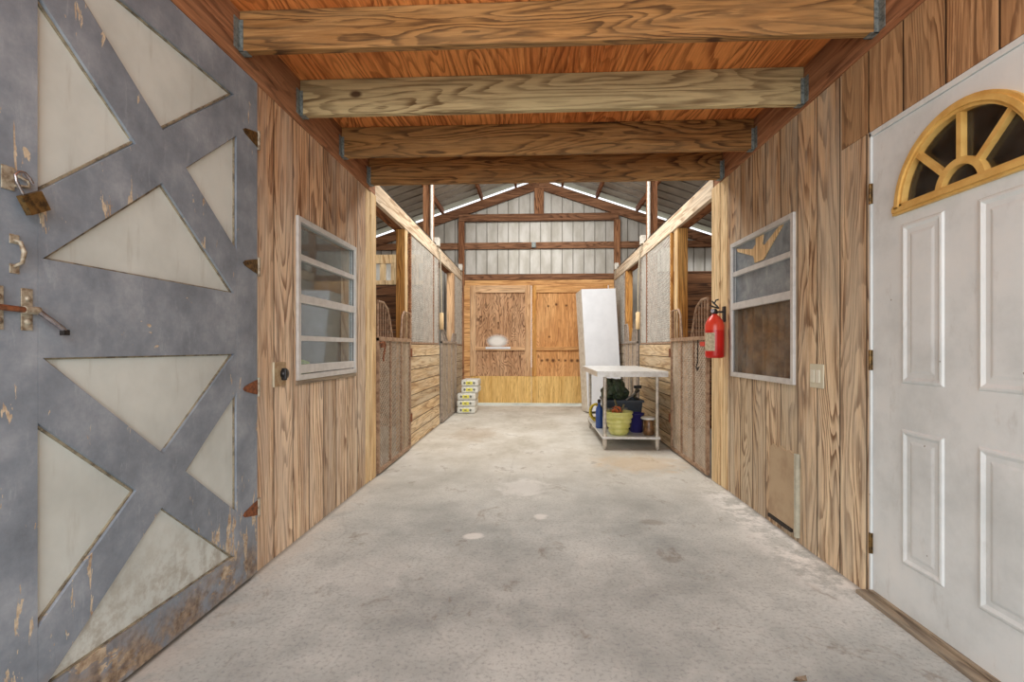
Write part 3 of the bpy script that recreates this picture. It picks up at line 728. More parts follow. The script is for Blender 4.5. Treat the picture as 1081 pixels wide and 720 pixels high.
# torn star-shaped bare patch in the upper film
m = MB()
zc, yc = 1.675, 3.25
def patchy(p): return [(yc-a_, zc+b_) for a_, b_ in p]
m.prism(patchy([(-.07, 0), (-.09, .05), (-.34, .128), (-.36, .155), (-.10, .10), (-.055, .125), (-.06, .165), (.05, .165), (.035, .11), (.06, .09), (.25, .166), (.30, .166), (.10, .035), (.05, 0)]), 'x', XR+.004, XR+.010)
o = m.build('torn_patch', W_PALE, t); o['label'] = 'torn star-shaped wooden patch in the uppermost pane'
# wavy curtain behind the right screen
m = MB(); n = 60; vs = []; fs = []
for i in range(n+1):
    y = 2.80+.90*i/n; dx = .02*math.sin(i*.9)+.012*math.sin(i*.37+1)
    vs += [(XR+.055+dx, y, .86), (XR+.055+dx*.7, y, 1.66)]
for i in range(n): fs.append((2*i, 2*i+2, 2*i+3, 2*i+1))
m.add(vs, fs, True)
o = m.build('curtain', M_CURT); place(o, (XR+.055, 3.25, .86)); tag(o, 'brown folded curtain hanging behind the right window screen', 'curtain')
# things behind the left window
t = thing('whiteboard_panel', 'white panel leaning inside behind the left window', 'panel', (-1.75, 3.05, 0))
MB().prism([(2.80, .0), (3.35, .0), (3.22, 1.42), (2.86, 1.50)], 'x', -1.78, -1.75).build('board_face', M_WHITE, t)
MB().box(-1.749, -1.735, 3.0, 3.06, 1.10, 1.22, .004).build('handle', M_GREYT, t)
o = MB().box(-1.72, -1.50, 2.75, 3.18, .55, 1.02, .05).build('plastic_bin', M_LIME); place(o, (-1.6, 2.95, .55)); tag(o, 'yellow green plastic bin low behind the left window', 'bin')
o = MB().box(-1.74, -1.47, 2.60, 3.60, .50, .549).build('inside_shelf', W_SILL); place(o, (-1.6, 3.1, .5)); tag(o, 'shelf under the yellow green bin behind the left window', 'shelf')
for yy in (2.65, 3.5):
    o2 = MB().box(-1.72, -1.69, yy, yy+.03, 0, .499).build('shelf_leg', W_SILL, o); o2.parent = o

# ------------------------------------------------------------------ white entry door with fan light
XD = XR+.004
t = thing('door_1', 'white panelled entry door with a yellow fan light in the right wall', 'door', (XD, 1.745, .02)); t['kind'] = 'structure'
YD0, YD1 = 1.305, 2.185; FC, FZ = 1.745, 1.665; FR = .30
# leaf with a half-round hole
m = MB(); N = 32
arc = [(FC+(FR-.02)*math.cos(PI*k/N), FZ+.02+(FR-.02)*math.sin(PI*k/N)) for k in range(N+1)]
top = [(YD1 if k < N/2 else YD0, 0) for k in range(N+1)]
def ray(k):
    a_ = PI*k/N; cy, cz = math.cos(a_), math.sin(a_)
    tt = min([(YD1-FC)/cy if cy > 1e-6 else 9e9, (YD0-FC)/cy if cy < -1e-6 else 9e9, (2.03-FZ-.02)/cz if cz > 1e-6 else 9e9])
    return (FC+cy*tt, FZ+.02+cz*tt)
for k in range(N):
    m.prism([arc[k], ray(k), ray(k+1), arc[k+1]], 'x', XD, XD+.04)
m.prism([(YD1, 2.03), ray(0) if False else (YD1, FZ+.02), ray(13), (YD1, 2.03)][:3], 'x', XD, XD+.04) if False else None
# corners of the top (outside the fan of rays)
for sgn, ye in ((1, YD1), (-1, YD0)):
    ks = [k for k in range(N+1)]
    prev = [p for p in (ray(k) for k in ks)]
kc = [k for k in range(N) if abs(ray(k)[0]-YD1) < 1e-6 and abs(ray(k+1)[1]-2.03) < 1e-6][0]
m.prism([ray(kc), (YD1, 2.03), ray(kc+1)], 'x', XD, XD+.04)
kc = [k for k in range(N) if abs(ray(k)[1]-2.03) < 1e-6 and abs(ray(k+1)[0]-YD0) < 1e-6][0]
m.prism([ray(kc), (YD0, 2.03), ray(kc+1)], 'x', XD, XD+.04)
m.box(XD, XD+.04, YD0, YD1, .02, FZ+.02)
m.build('door_leaf', M_WDOOR, t)
def loft(m, y0, y1, z0, z1, prof):
    vs = []; fs = []
    for i_, (ins, h) in enumerate(prof):
        vs += [(XD-h, y0+ins, z0+ins), (XD-h, y1-ins, z0+ins), (XD-h, y1-ins, z1-ins), (XD-h, y0+ins, z1-ins)]
    for i_ in range(len(prof)-1):
        for k in range(4): fs.append((4*i_+k, 4*i_+(k+1) % 4, 4*i_+4+(k+1) % 4, 4*i_+4+k))
    b_ = 4*(len(prof)-1); fs.append((b_, b_+1, b_+2, b_+3))
    m.add(vs, fs)
prof = [(0, 0), (.006, .006), (.014, .0075), (.026, .0012), (.042, .0012), (.052, .004), (.058, .0045)]
for (a0, a1) in ((1.815, 2.015), (1.475, 1.68)):
    for (b0, b1) in ((.955, 1.60), (.225, .77)):
        m = MB(); loft(m, a0, a1, b0, b1, prof); m.build('raised_panel', M_WDOOR, t)
# fan light: outer arch, sill bar, hub arch, three spokes, panes
def archring(m, r0, r1, xa_, xb_, n=28):
    for k in range(n):
        a0, a1 = PI*k/n, PI*(k+1)/n
        m.prism([(FC+r0*math.cos(a0), FZ+r0*math.sin(a0)), (FC+r1*math.cos(a0), FZ+r1*math.sin(a0)),
                 (FC+r1*math.cos(a1), FZ+r1*math.sin(a1)), (FC+r0*math.cos(a1), FZ+r0*math.sin(a1))], 'x', xa_, xb_)
m = MB(); archring(m, FR-.042, FR, XD-.014, XD+.02); archring(m, FR-.03, FR-.012, XD-.022, XD-.014)
m.box(XD-.014, XD+.02, FC-FR-.008, FC+FR+.008, FZ-.022, FZ+.018, .002); m.box(XD-.022, XD-.0145, FC-FR, FC+FR, FZ-.012, FZ+.006)
fr_ = m.build('fanlight_frame', M_FAN, t)
m = MB(); archring(m, .075, .10, XD-.012, XD+.015, 18); m.build('hub_arch', M_FAN, fr_)
for ang in (45, 90, 135):
    a_ = math.radians(ang)
    m = MB().beam((XD, FC+.098*math.cos(a_), FZ+.098*math.sin(a_)), (XD, FC+(FR-.041)*math.cos(a_), FZ+(FR-.041)*math.sin(a_)), .019, .022, (1, 0, 0))
    m.build('glazing_bar', M_FAN, fr_)
m = MB(); pts = [(FC+(FR-.03)*math.cos(PI*k/24), FZ+(FR-.03)*math.sin(PI*k/24)) for k in range(25)]
m.prism(pts, 'x', XD+.010, XD+.013); m.build('fanlight_glass', M_GLASSD, t)
for z in (1.78, 1.045, .235):
    m = MB().tube([(XD-.008, YD1+.006, z-.045), (XD-.008, YD1+.006, z+.045)], .006, 8)
    m.box(XD-.006, XD-.0005, YD1-.002, YD1+.013, z-.045, z+.045)
    m.build('hinge', M_BRASS, t)
# jamb / head casing
m = MB().box(XR-.003, XR+.05, YD1+.002, YD1+.013, 0.02, 2.05); m.box(XR-.003, XR+.05, YD0-.013, YD1+.013, 2.032, 2.053)
struct('trim_6', m, M_WDOOR, 'thin white jamb around the entry door', 'trim')
m = MB().box(XR-.05, XR+.1, 1.20, 2.215, 0, .018, .003); m.box(XR-.012, XR+.1, 1.29, 2.19, .018, .03, .002)
struct('trim_7', m, W_SILL, 'worn wooden threshold under the white entry door', 'trim')

# ------------------------------------------------------------------ small fittings on the walls
t = thing('light_switch', 'ivory double paddle light switch beside the right window', 'switch', (XR, 2.59, .885))
MB().box(XR-.007, XR-.0005, 2.53, 2.65, .888, 1.014, .003).build('cover_plate', M_IVORY, t)
for yy in (2.556, 2.602):
    MB().box(XR-.012, XR-.0072, yy, yy+.034, .916, .984, .002).build('switch_paddle', M_IVORY2, t)
t = thing('wall_outlet', 'beige outlet plate with a black plug cover on the left wall', 'outlet', (XL, 2.49, .895))
MB().box(XL+.0005, XL+.007, 2.432, 2.552, .893, 1.023, .003).build('cover_plate', M_BEIGE, t)
MB().box(XL+.0005, XL+.009, 2.426, 2.434, .893, 1.023, .001).build('plate_edge', M_IVORY, t)
m = MB().lathe((XL+.008, 2.515, .96), [(.026, 0), (.029, .008), (.026, .022), (.010, .026)], 16, 'x'); m.box(XL+.01, XL+.036, 2.494, 2.512, .925, .99, .006)
m.build('plug_cover', M_BLACK, t)
t = thing('floor_hatch', 'beige hatch panel low on the right wall with torn top edge', 'hatch', (XR, 2.94, 0.03))
MB().prism([(2.80, .06), (3.09, .06), (3.09, .47), (3.04, .505), (2.99, .49), (2.95, .51), (2.90, .49), (2.85, .505), (2.80, .49)], 'x', XR-.010, XR-.0005).build('hatch_board', M_HATCH, t)
MB().box(XR-.022, XR-.0005, 2.755, 2.782, .03, .50, .003).build('edge_strip', M_PGREEN, t)
MB().box(XR-.013, XR-.0005, 2.784, 2.797, .05, .49).build('edge_bead', M_IVORY, t)
MB().box(XR-.014, XR-.0005, 2.83, 3.10, .035, .055).build('bottom_lip', M_DARKLINE, t)

# fire extinguisher
ex, ey = XR-.085, 3.80
t = thing('fire_extinguisher', 'red fire extinguisher hung on the right corner boards', 'fire extinguisher', (ex, ey, 1.02))
MB().lathe((ex, ey, 1.02), [(.055, 0), (.068, .008), (.070, .02), (.070, .215)], 28).build('cylinder_body', M_RED, t)
MB().lathe((ex, ey, 1.02), [(.0705, .2155), (.0705, .255), (.062, .285), (.040, .318), (.020, .335), (.018, .345)], 28).build('shoulder', M_REDL, t)
m = MB(); 
for k in range(10):
    a0, a1 = math.radians(176+k*7.5), math.radians(176+(k+1)*7.5)
    for r_ in (.0712,):
        m.add([(ex+r_*math.cos(a0), ey+r_*math.sin(a0), 1.075), (ex+r_*math.cos(a1), ey+r_*math.sin(a1), 1.075), (ex+r_*math.cos(a1), ey+r_*math.sin(a1), 1.215), (ex+r_*math.cos(a0), ey+r_*math.sin(a0), 1.215)], [(0, 1, 2, 3)], True)
o = m.build('instruction_label', M_LABEL, t); o['label'] = 'cream printed label'
m = MB().lathe((ex, ey, 1.362), [(.02, 0), (.024, .004), (.02, .03), (.012, .04)], 16)
m.build('valve', M_DARKST, t)
m = MB().beam((ex+.03, ey, 1.405), (ex-.035, ey-.01, 1.425), .02, .008); m.beam((ex+.03, ey, 1.41), (ex-.02, ey, 1.462), .018, .008)
m.tube([(ex-.005, ey, 1.44), (ex+.01, ey, 1.47), (ex+.03, ey, 1.475)], .006, 8)
m.build('handle', M_BLACK, t)
m = MB().lathe((ex-.02, ey-.018, 1.385), [(.016, 0), (.016, .006)], 14, 'y'); m.build('pressure_gauge', M_CHROME, t)
m = MB().box(ex+.02, XR-.014, ey-.012, ey+.012, 1.37, 1.385); m.box(XR-.02, XR-.006, ey-.02, ey+.02, 1.30, 1.42); m.build('wall_bracket', M_BLACK, t)
m = MB().tube([(ex-.02, ey, 1.375), (ex-.06, ey-.01, 1.36), (ex-.085, ey, 1.31)], .006, 8)

# ------------------------------------------------------------------ stall fronts
def wmesh(m, x, y0, y1, z0, z1, pitch=.046, w=.0066, t_=.003):
    """diamond wire mesh in the plane x"""
    def seg(p, q_):
        d = Vector((0, q_[0]-p[0], q_[1]-p[1]));
        if d.length < .004: return
        nrm = Vector((0, -d.z, d.y)).normalized()*w
        a_, b_ = Vector((x, p[0], p[1])), Vector((x, q_[0], q_[1]))
        m.add([a_-nrm-Vector((t_/2, 0, 0)), a_+nrm+Vector((t_/2, 0, 0)), b_+nrm+Vector((t_/2, 0, 0)), b_-nrm-Vector((t_/2, 0, 0))], [(0, 1, 2, 3)])
    H_, W_ = z1-z0, y1-y0; k = -H_
    while k < W_:
        # rising 45deg
        ya, yb = max(0, k), min(W_, k+H_)
        if yb > ya:
            seg((y0+ya, z0+ya-k), (y0+yb, z0+yb-k)); seg((y0+ya, z1-(ya-k)), (y0+yb, z1-(yb-k)))
        k += pitch

def mesh_panel(name, label, x, sg, y0, y1, z0, z1, mt=M_MESH, frame=W_GOLD, fy=True, back=False):
    """x = aisle face; sg = direction into the stall"""
    t = thing(name, label, 'mesh panel', (x, (y0+y1)/2, z0), 'wire mesh panels above the stall walls')
    m = MB(); wmesh(m, x+sg*.012, y0+.01, y1-.01, z0, z1); m.build('wire_mesh', mt, t)
    m = MB(); m.box(x, x+sg*.03, y0-.005, y0+.03, z0, z1); m.build('frame_upright', frame, t)
    m = MB(); m.box(x, x+sg*.03, y1-.03, y1+.005, z0, z1); m.build('frame_upright', M_GATE_G, t)
    m = MB(); m.box(x, x+sg*.03, y0+.03, y1-.03, z0, z0+.02); m.build('bottom_rail', M_GATE, t)
    if back: MB().box(x+sg*.035, x+sg*.04, y0+.02, y1-.02, z0+.02, z1).build('backing_sheet', M_BACKSH, t)
    return t

def plank_wall(label, x, sg, y0, y1, h, mt):
    m = MB(); n = 8; hh = h/n
    for k in range(n): m.box(x, x+sg*.035, y0, y1, k*hh+.003, (k+1)*hh-.003, .003)
    m.mat = 1; m.box(x+sg*.02, x+sg*.045, y0+.01, y1-.01, 0, h-.01)
    o = m.build('plank_stall_wall', [mt, M_DARKLINE]); place(o, (x, (y0+y1)/2, 0))
    tag(o, label, 'stall wall', 'plank stall walls'); return o

def gate(label, x, sg, y0, y1, h, yoke, mt, mesh_mt, n=3, near_low=None):
    """tube-framed gate with mesh; yoke grilles rise at both ends"""
    t = thing('stall_gate', label, 'gate', (x, (y0+y1)/2, 0.02), 'stall gates')
    xc = x-sg*.0; r = .016
    m = MB(); L_ = y1-y0
    m.box(xc-.014, xc+.014, y0, y0+.03, .02, h); m.box(xc-.014, xc+.014, y1-.03, y1, .02, h)
    m.box(xc-.014, xc+.014, y0+.03, y1-.03, .02, .05); m.box(xc-.016, xc+.016, y0, y1, h-.025, h+.01)
    m.build('gate_frame', mt, t)
    for k in range(1, n):
        yy = y0+L_*k/n; MB().box(xc-.012, xc+.012, yy-.013, yy+.013, .05, h-.025).build('gate_bar', mt, t)
    m = MB(); wmesh(m, xc+sg*.002, y0+.03, y1-.03, .05, h-.025, .04, .0055); m.build('wire_mesh', mesh_mt, t)
    # near yoke part
    a0, a1, b0, b1 = y0+.01, y0+L_*.40, y1-L_*.34, y1-.01
    m = MB()
    p = [(xc, a0+.0, h), (xc, a0, yoke), (xc, a0+.14*L_, yoke), (xc, a0+.25*L_, yoke-.05), (xc, a0+.29*L_, yoke-.10), (xc, a1, h)]
    m.tube([p[0], p[1]], .011, 8); m.tube(p[1:], .011, 8)
    for k in range(1, 6):
        yy = a0+(a1-a0)*k/6
        tf = (yy-a0)/(a1-a0); zt = yoke if tf < .35 else (yoke-(tf-.35)*.35 if tf < .7 else yoke-.12-(tf-.7)*(yoke-h-.12)/.3)
        m.tube([(xc, yy, h), (xc, yy, zt)], .006, 6)
    m.build('yoke_grille', mt, t)
    m = MB()
    m.tube([(xc, b1, h), (xc, b1, yoke-.03), (xc, b0+.12*L_, yoke-.03), (xc, b0+.06*L_, yoke-.08), (xc, b0, h)], .011, 8)
    for k in range(1, 5):
        yy = b0+(b1-b0)*k/5; zt = yoke-.04 if k > 1 else yoke-.12
        m.tube([(xc, yy, h), (xc, yy, zt)], .006, 6)
    m.build('yoke_grille', mt, t)
    return t

# left side
gl = gate('brown mesh stall gate nearest on the left with raised grilles', XL+.02, -1, 4.035, 5.105, 1.185, 1.50, M_GATE, M_MESH_B)
m = MB().tube([(XL+.04, 4.04, 1.14), (XL+.05, 4.12, 1.15), (XL+.05, 4.16, 1.12), (XL+.045, 4.12, 1.02), (XL+.045, 4.12, .98)], .008, 8)
m.box(XL+.033, XL+.052, 4.07, 4.17, 1.10, 1.15, .003); m.build('gate_latch', M_RUST, gl)
for zz in (1.0, .3):
    MB().box(XL+.02, XL+.045, 5.08, 5.12, zz, zz+.09, .003).build('hinge', M_RUST, gl)
gl2 = gate('grey barred stall gate further along on the left', XL+.02, -1, 6.86, 8.12, 1.19, 1.36, M_GATE_G, M_MESH_B)
plank_wall('pale plank stall wall between the two left gates', XL, -1, 5.13, 6.83, 1.14, W_PLANKS)
plank_wall('greyish plank stall wall behind the feed sacks', XL, -1, 8.15, 9.02, 1.14, W_PLANKS_G)
mesh_panel('mesh_panel', 'grey wire mesh panel above the pale left plank wall', XL, -1, 5.22, 6.78, 1.145, 2.355, frame=W_LEDG)
mesh_panel('mesh_panel', 'grey wire mesh panel at the far left end above the feed sacks', XL, -1, 8.16, 9.0, 1.145, 2.355, frame=M_GATE_G, back=True)
# right side
gr = gate('brown mesh stall gate on the right beside the extinguisher', XR-.02, 1, 4.12, 5.20, 1.19, 1.52, M_GATE, M_MESH_B)
m = MB().box(XR-.05, XR-.037, 4.12, 4.24, 1.11, 1.15, .003); m.build('gate_latch', M_RED, gr)
m = MB().tube([(XR-.045, 4.30, 1.17), (XR-.048, 4.30, .98)], .005, 6); m.tube([(XR-.045, 4.30, .98), (XR-.05, 4.33, .93), (XR-.05, 4.30, .90), (XR-.05, 4.27, .93)], .006, 6)
m.build('latch_chain', M_DARKST, gr)
for zz in (1.0, .3):
    MB().box(XR-.045, XR-.02, 5.19, 5.23, zz, zz+.09, .003).build('hinge', M_RUST, gr)
gate('grey barred stall gate on the right behind the steel table', XR-.02, 1, 6.89, 7.86, 1.19, 1.50, M_GATE_G, M_MESH_B)
plank_wall('pale plank stall wall behind the steel table', XR, 1, 5.23, 6.86, 1.14, W_PLANKS)
plank_wall('greyish plank stall wall at the far right behind the white cabinet', XR, 1, 7.9, 9.02, 1.14, W_PLANKS_G)
mesh_panel('mesh_panel', 'grey wire mesh panel above the steel table', XR, 1, 5.30, 6.82, 1.145, 2.355, frame=W_GOLD)
mesh_panel('mesh_panel', 'grey mesh panel at the far right end beside the white cabinet', XR, 1, 8.0, 9.0, 1.145, 2.355, frame=M_GATE_G, back=True)

def pst(label, x0, x1, y0, y1, z1=2.358, mt=W_GOLD, side=None, sx=None):
    t = thing('stall_post', label, 'post', ((x0+x1)/2, (y0+y1)/2, 0), 'stall posts')
    MB().box(x0, x1, y0, y1, 0, z1, .004).build('post_core', mt, t)
    if side:
        MB().box(sx, sx+side*.006, y0+.004, y1-.002, 0, z1).build('pale_face', W_PALE, t)
pst('golden stall post at the hinge side of the near left gate', -1.465, -1.372, 5.01, 5.11, side=1, sx=-1.372)
pst('orange stall post at the hinge side of the near right gate', 1.508, 1.61, 5.10, 5.22, side=-1, sx=1.508)
pst('brown stall post at the second left gate', -1.465, -1.365, 7.95, 8.13, 2.358, W_RAIL)
pst('tan stall post at the second right gate', 1.50, 1.60, 7.87, 7.98, 2.358, W_GOLD)
# headers along both stall rows
for nm, x0, x1, x2, lab in (('L', XL, XL-.04, XL-.15, 'left'), ('R', XR, XR+.04, XR+.15, 'right')):
    ya = 4.03 if nm == 'L' else 4.065
    t = thing('stall_header', 'long pale header beam over the %s row of stalls' % lab, 'beam', (x0, 6.5, 2.36))
    MB().box(x0, x1, ya, 9.02, 2.36, 2.525, .003).build('face_board', W_PALE_Y, t)
    MB().box(x1, x2, ya, 6.42, 2.365, 2.50).build('inner_board', W_BROWN_Y, t)
    MB().box(x1, x2, 6.52, 9.02, 2.365, 2.50).build('inner_board', W_BROWN_Y, t)
    sg = 1 if nm == 'L' else -1
    # conduit along the top with boxes and the upright white pipe
    t = thing('conduit_run', 'thin electrical conduit along the top of the %s header' % lab, 'conduit', (x0, 6.5, 2.53))
    xx = x0-sg*.02
    MB().tube([(xx, ya+.1, 2.545), (xx, 9.0, 2.545)], .012, 8).build('pipe', M_DARKST, t)
    for yy in (6.62, 8.75):
        MB().box(x0-sg*.04, x0+sg*.03, yy, yy+.10, 2.527, 2.64, .006).build('conduit_box', M_PVC, t)
        MB().tube([(x0+sg*.012, yy+.05, 2.527), (x0+sg*.012, yy+.05, 2.44)], .01, 8).build('pull_ring', M_OLDST, t)
    o = MB().tube([(x0-sg*.025+ (0 if nm=='L' else -.0), 6.40, 2.53), (x0-sg*.025, 6.40, zr(x0)-.25)], .022, 10).build('upright_pipe', M_PVC, t)
    # pull rope with a wooden toggle
    t = thing('pull_rope', 'pull rope with a wooden toggle hanging on the %s stall row' % lab, 'rope', (x0, 6.83, 1.4))
    yy = 6.75
    MB().tube([(x0+sg*.02, yy, 2.46), (x0+sg*.03, yy+.03, 2.0), (x0+sg*.02, yy+.10, 1.60)], .007, 6).build('rope_strand', M_ROPE, t)
    MB().tube([(x0+sg*.02, yy-.03, 2.46), (x0+sg*.025, yy+.1, 2.1), (x0+sg*.02, yy+.13, 1.60)], .007, 6).build('rope_strand', M_ROPE, t)
    MB().lathe((x0+sg*.02, yy+.11, 1.36), [(.02, 0), (.032, .01), (.034, .12), (.032, .235), (.02, .245)], 14).build('toggle', W_PALE, t)

# dark plank partitions between stalls
def planks(label, x0, x1, y, h, mt):
    m = MB(); n = int(h/.155)
    for k in range(n): m.box(x0, x1, y, y+.04, k*h/n+.0015, (k+1)*h/n-.0015, .003)
    for xx in (x0+.02, (x0+x1)/2, x1-.12):
        m.box(xx, xx+.09, y+.041, y+.08, 0, h)
    o = m.build('stall_partition', mt); place(o, ((x0+x1)/2, y, 0)); tag(o, label, 'partition', 'plank partitions between stalls')
planks('dark plank partition between the left stalls', -4.88, -1.50, 6.6, 1.98, W_DARKPL)
planks('dark plank partition between the right stalls', 1.62, 5.06, 6.6, 2.14, W_DARKPL)
# slatted rack on top of the left partition
t = thing('slatted_rack', 'pale wooden slatted rack standing on the left plank partition', 'rack', (-2.2, 6.6, 1.982))
m = MB(); m.box(-3.4, -1.52, 6.60, 6.64, 2.28, 2.40); m.box(-3.4, -1.52, 6.60, 6.64, 1.982, 2.04)
m.build('rack_rail', W_PALE, t)
for k in range(12):
    xx = -3.4+.155*k; MB().box(xx, xx+.08, 6.605, 6.635, 2.041, 2.279).build('rack_slat', W_PALE, t)

# ------------------------------------------------------------------ leaning white slab
t = thing('white_cabinet', 'tall plain white cabinet standing slightly tilted right of the far doors', 'cabinet', (1.185, 8.03, 0.0))
eul = (math.radians(-4), math.radians(-2.2), math.radians(9))
from mathutils import Euler
hw, dp, hh = .295, .40, 2.06
Mx = Euler(eul).to_matrix()
t.rotation_euler = eul
t.location.z = .002-min((Mx @ Vector((x_, y_, 0))).z for x_ in (-hw, hw) for y_ in (0, dp))
MB().box(-hw, hw, .012, dp, 0, hh, .004).build('cabinet_body', M_WHITE_S, t, world=False)
MB().box(-hw, hw, -.008, .0115, .01, hh, .004).build('cabinet_door', M_WHITE, t, world=False)

# ------------------------------------------------------------------ steel work table
tx0, tx1, ty0, ty1 = .665, 1.41, 5.10, 6.66
t = thing('work_table', 'stainless steel work table against the right plank wall', 'table', (1.04, 5.88, 0))
m = MB().box(tx0, tx1, ty0, ty1, .825, .850, .004)
m.box(tx0+.002, tx1-.002, ty0+.002, ty0+.02, .79, .826); m.box(tx0+.002, tx0+.02, ty0+.02, ty1-.02, .79, .826)
m.box(tx1-.02, tx1-.002, ty0+.02, ty1-.02, .79, .826)
m.build('table_top', M_STEEL, t)
lx0, lx1, ly0, ly1 = .76, 1.315, 5.19, 6.56
MB().box(lx0-.03, lx1+.03, ly0-.03, ly1+.03, .12, .145, .004).build('lower_shelf', M_STEEL, t)
for xx in (lx0, lx1):
    for yy in (ly0, ly1):
        lg = MB().tube([(xx, yy, .05), (xx, yy, .825)], .019, 12).build('leg', M_STLEG, t)
        MB().lathe((xx, yy, 0), [(.012, 0), (.02, .02), (.024, .05), (.026, .12), (.026, .155), (.02, .16)], 12).build('foot', M_STLEG, lg)
SZ = .146
# lime ribbed pot
px, py = .93, 5.33
t = thing('ribbed_pot', 'lime green ribbed plastic pot at the front of the table shelf', 'pot', (px, py, SZ))
prof = [(.088, 0), (.10, .005)]
for k in range(4):
    z = .02+k*.052; r = .108+k*.0145
    prof += [(r-.002, z), (r+.010, z+.012), (r+.012, z+.034), (r+.002, z+.048)]
prof += [(.160, .232), (.166, .236), (.166, .252), (.158, .254), (.148, .235), (.10, .03), (.02, .025)]
prof = [(r*.93, z) for r, z in prof]
MB().lathe((px, py, SZ), prof, 32).build('pot_body', M_POT, t)
# orange bundle of straps standing in the pot
t = thing('orange_straps', 'bundle of orange straps and clips heaped in the lime pot', 'strap', (px-.03, py, SZ+.19))
m = MB()
for k in range(7):
    r_ = random.Random(k); cx, cy, cz = px-.05+.1*r_.random()-.02, py-.06+.12*r_.random(), SZ+.235+.05*r_.random()
    u = Vector((r_.random()-.5, r_.random()-.5, .5)).normalized(); v_ = u.cross(Vector((1, .3, .2))).normalized(); w_ = u.cross(v_)
    R_ = .028+.025*r_.random()
    m.tube([Vector((cx, cy, cz))+v_*R_*math.cos(2*PI*i/14)+w_*R_*.7*math.sin(2*PI*i/14) for i in range(14)], .009, 6, True)
m.build('strap_loops', M_ORANGE, t)
m = MB().beam((px+.0, py, SZ+.24), (px-.04, py+.02, SZ+.38), .03, .012); m.beam((px+.02, py, SZ+.23), (px+.06, py+.0, SZ+.33), .025, .014)
m.build('buckle', M_OLIVE, t)
m = MB().beam((px-.12, py-.02, SZ+.28), (px+.10, py+.03, SZ+.275), .02, .02); m.build('bar', M_GREYT, t)
# dark storage tote behind
bx0, bx1, by0, by1, bh = .835, 1.255, 5.60, 6.04, .34
t = thing('storage_tote', 'dark blue grey storage tote on the table shelf behind the lime pot', 'tote', (1.0, 5.8, SZ))
m = MB(); ti = .03; w_ = .008
def ring(z, i): return [(bx0+i, by0+i, z), (bx1-i, by0+i, z), (bx1-i, by1-i, z), (bx0+i, by1-i, z)]
levels = [(SZ, ti), (SZ+bh, 0), (SZ+bh, w_), (SZ+.01, ti+w_)]
vs = []; fs = []
for z, i in levels: vs += ring(z, i)
for a_ in range(3):
    for k in range(4): fs.append((4*a_+k, 4*a_+(k+1) % 4, 4*a_+4+(k+1) % 4, 4*a_+4+k))
fs += [(3, 2, 1, 0), (12, 13, 14, 15)]
m.add(vs, fs); m.build('tote_body', M_TOTE, t)
m = MB()
for (a_, b_, c_, d_) in ((bx0-.015, bx1+.015, by0-.015, by0-.001), (bx0-.015, bx1+.015, by1+.001, by1+.015), (bx0-.015, bx0-.001, by0, by1), (bx1+.001, bx1+.015, by0, by1)):
    m.box(a_, b_, c_, d_, SZ+bh-.022, SZ+bh+.004, .002)
m.build('tote_rim', M_TOTE, t)
# heap of dark green tarp with olive straps in the tote
def lump(name, label, cat, c, r, mt, seed, amp=.35, sub=4, mt2=None):
    bm = bmesh.new(); bmesh.ops.create_icosphere(bm, subdivisions=sub, radius=1.0)
    for v in bm.verts:
        p = v.co.copy(); n_ = mnoise.noise(p*1.7+Vector((seed, 0, 0)))*amp+abs(mnoise.noise(p*4.5+Vector((0, seed, 0))))*amp*.6
        v.co = Vector((p.x*r[0]*(1+n_), p.y*r[1]*(1+n_), p.z*r[2]*(1+n_))); v.co.z = max(v.co.z, -.083)
    m = MB(); m.bm(bm, False); m.v = [v+Vector(c) for v in m.v]
    o = m.build(name, mt); place(o, c); tag(o, label, cat); return o
lump('green_tarp', 'crumpled dark green tarp heaped on the dark tote', 'tarp', (.965, 5.80, SZ+bh+.09), (.135, .16, .155), M_TARP, 2.1)
t = thing('hand_trowel', 'grey metal hand tool sticking out of the tote', 'tool', (1.13, 5.66, SZ+.36))
MB().beam((1.06, 5.59, SZ+.352), (1.17, 5.60, SZ+.43), .03, .012).build('tool_shaft', M_GREYT, t)
MB().beam((1.17, 5.60, SZ+.43), (1.215, 5.605, SZ+.462), .035, .02).build('tool_grip', M_DARKST, t)
t = thing('claw_hammer', 'dark headed hammer leaning at the right rim of the tote', 'hammer', (1.16, 5.75, SZ+.37))
MB().beam((1.18, 5.72, SZ+.362), (1.22, 5.74, SZ+.47), .024, .024).build('handle', M_OLIVE, t)
MB().box(1.18, 1.27, 5.72, 5.76, SZ+.47, SZ+.505, .006).build('head', M_DARKST, t)
# navy bucket
t = thing('navy_bucket', 'navy blue round bucket half hidden behind the lime pot', 'bucket', (1.155, 5.475, SZ))
MB().lathe((1.155, 5.475, SZ), [(.065, 0), (.07, .01), (.082, .20), (.088, .202), (.088, .215), (.08, .215), (.06, .02), (.01, .015)], 24).build('bucket_body', M_NAVY, t)
# brown jar with lid plate
t = thing('amber_jar', 'brown jar with a pale flat lid by the front right table leg', 'jar', (1.25, 5.29, SZ))
MB().lathe((1.25, 5.29, SZ), [(.045, 0), (.058, .01), (.06, .06), (.052, .10), (.055, .165), (.048, .172)], 24).build('jar_body', M_JAR, t)
MB().lathe((1.25, 5.29, SZ), [(.078, .173), (.085, .180), (.085, .190), (.078, .197)], 24).build('lid', M_STEEL, t)
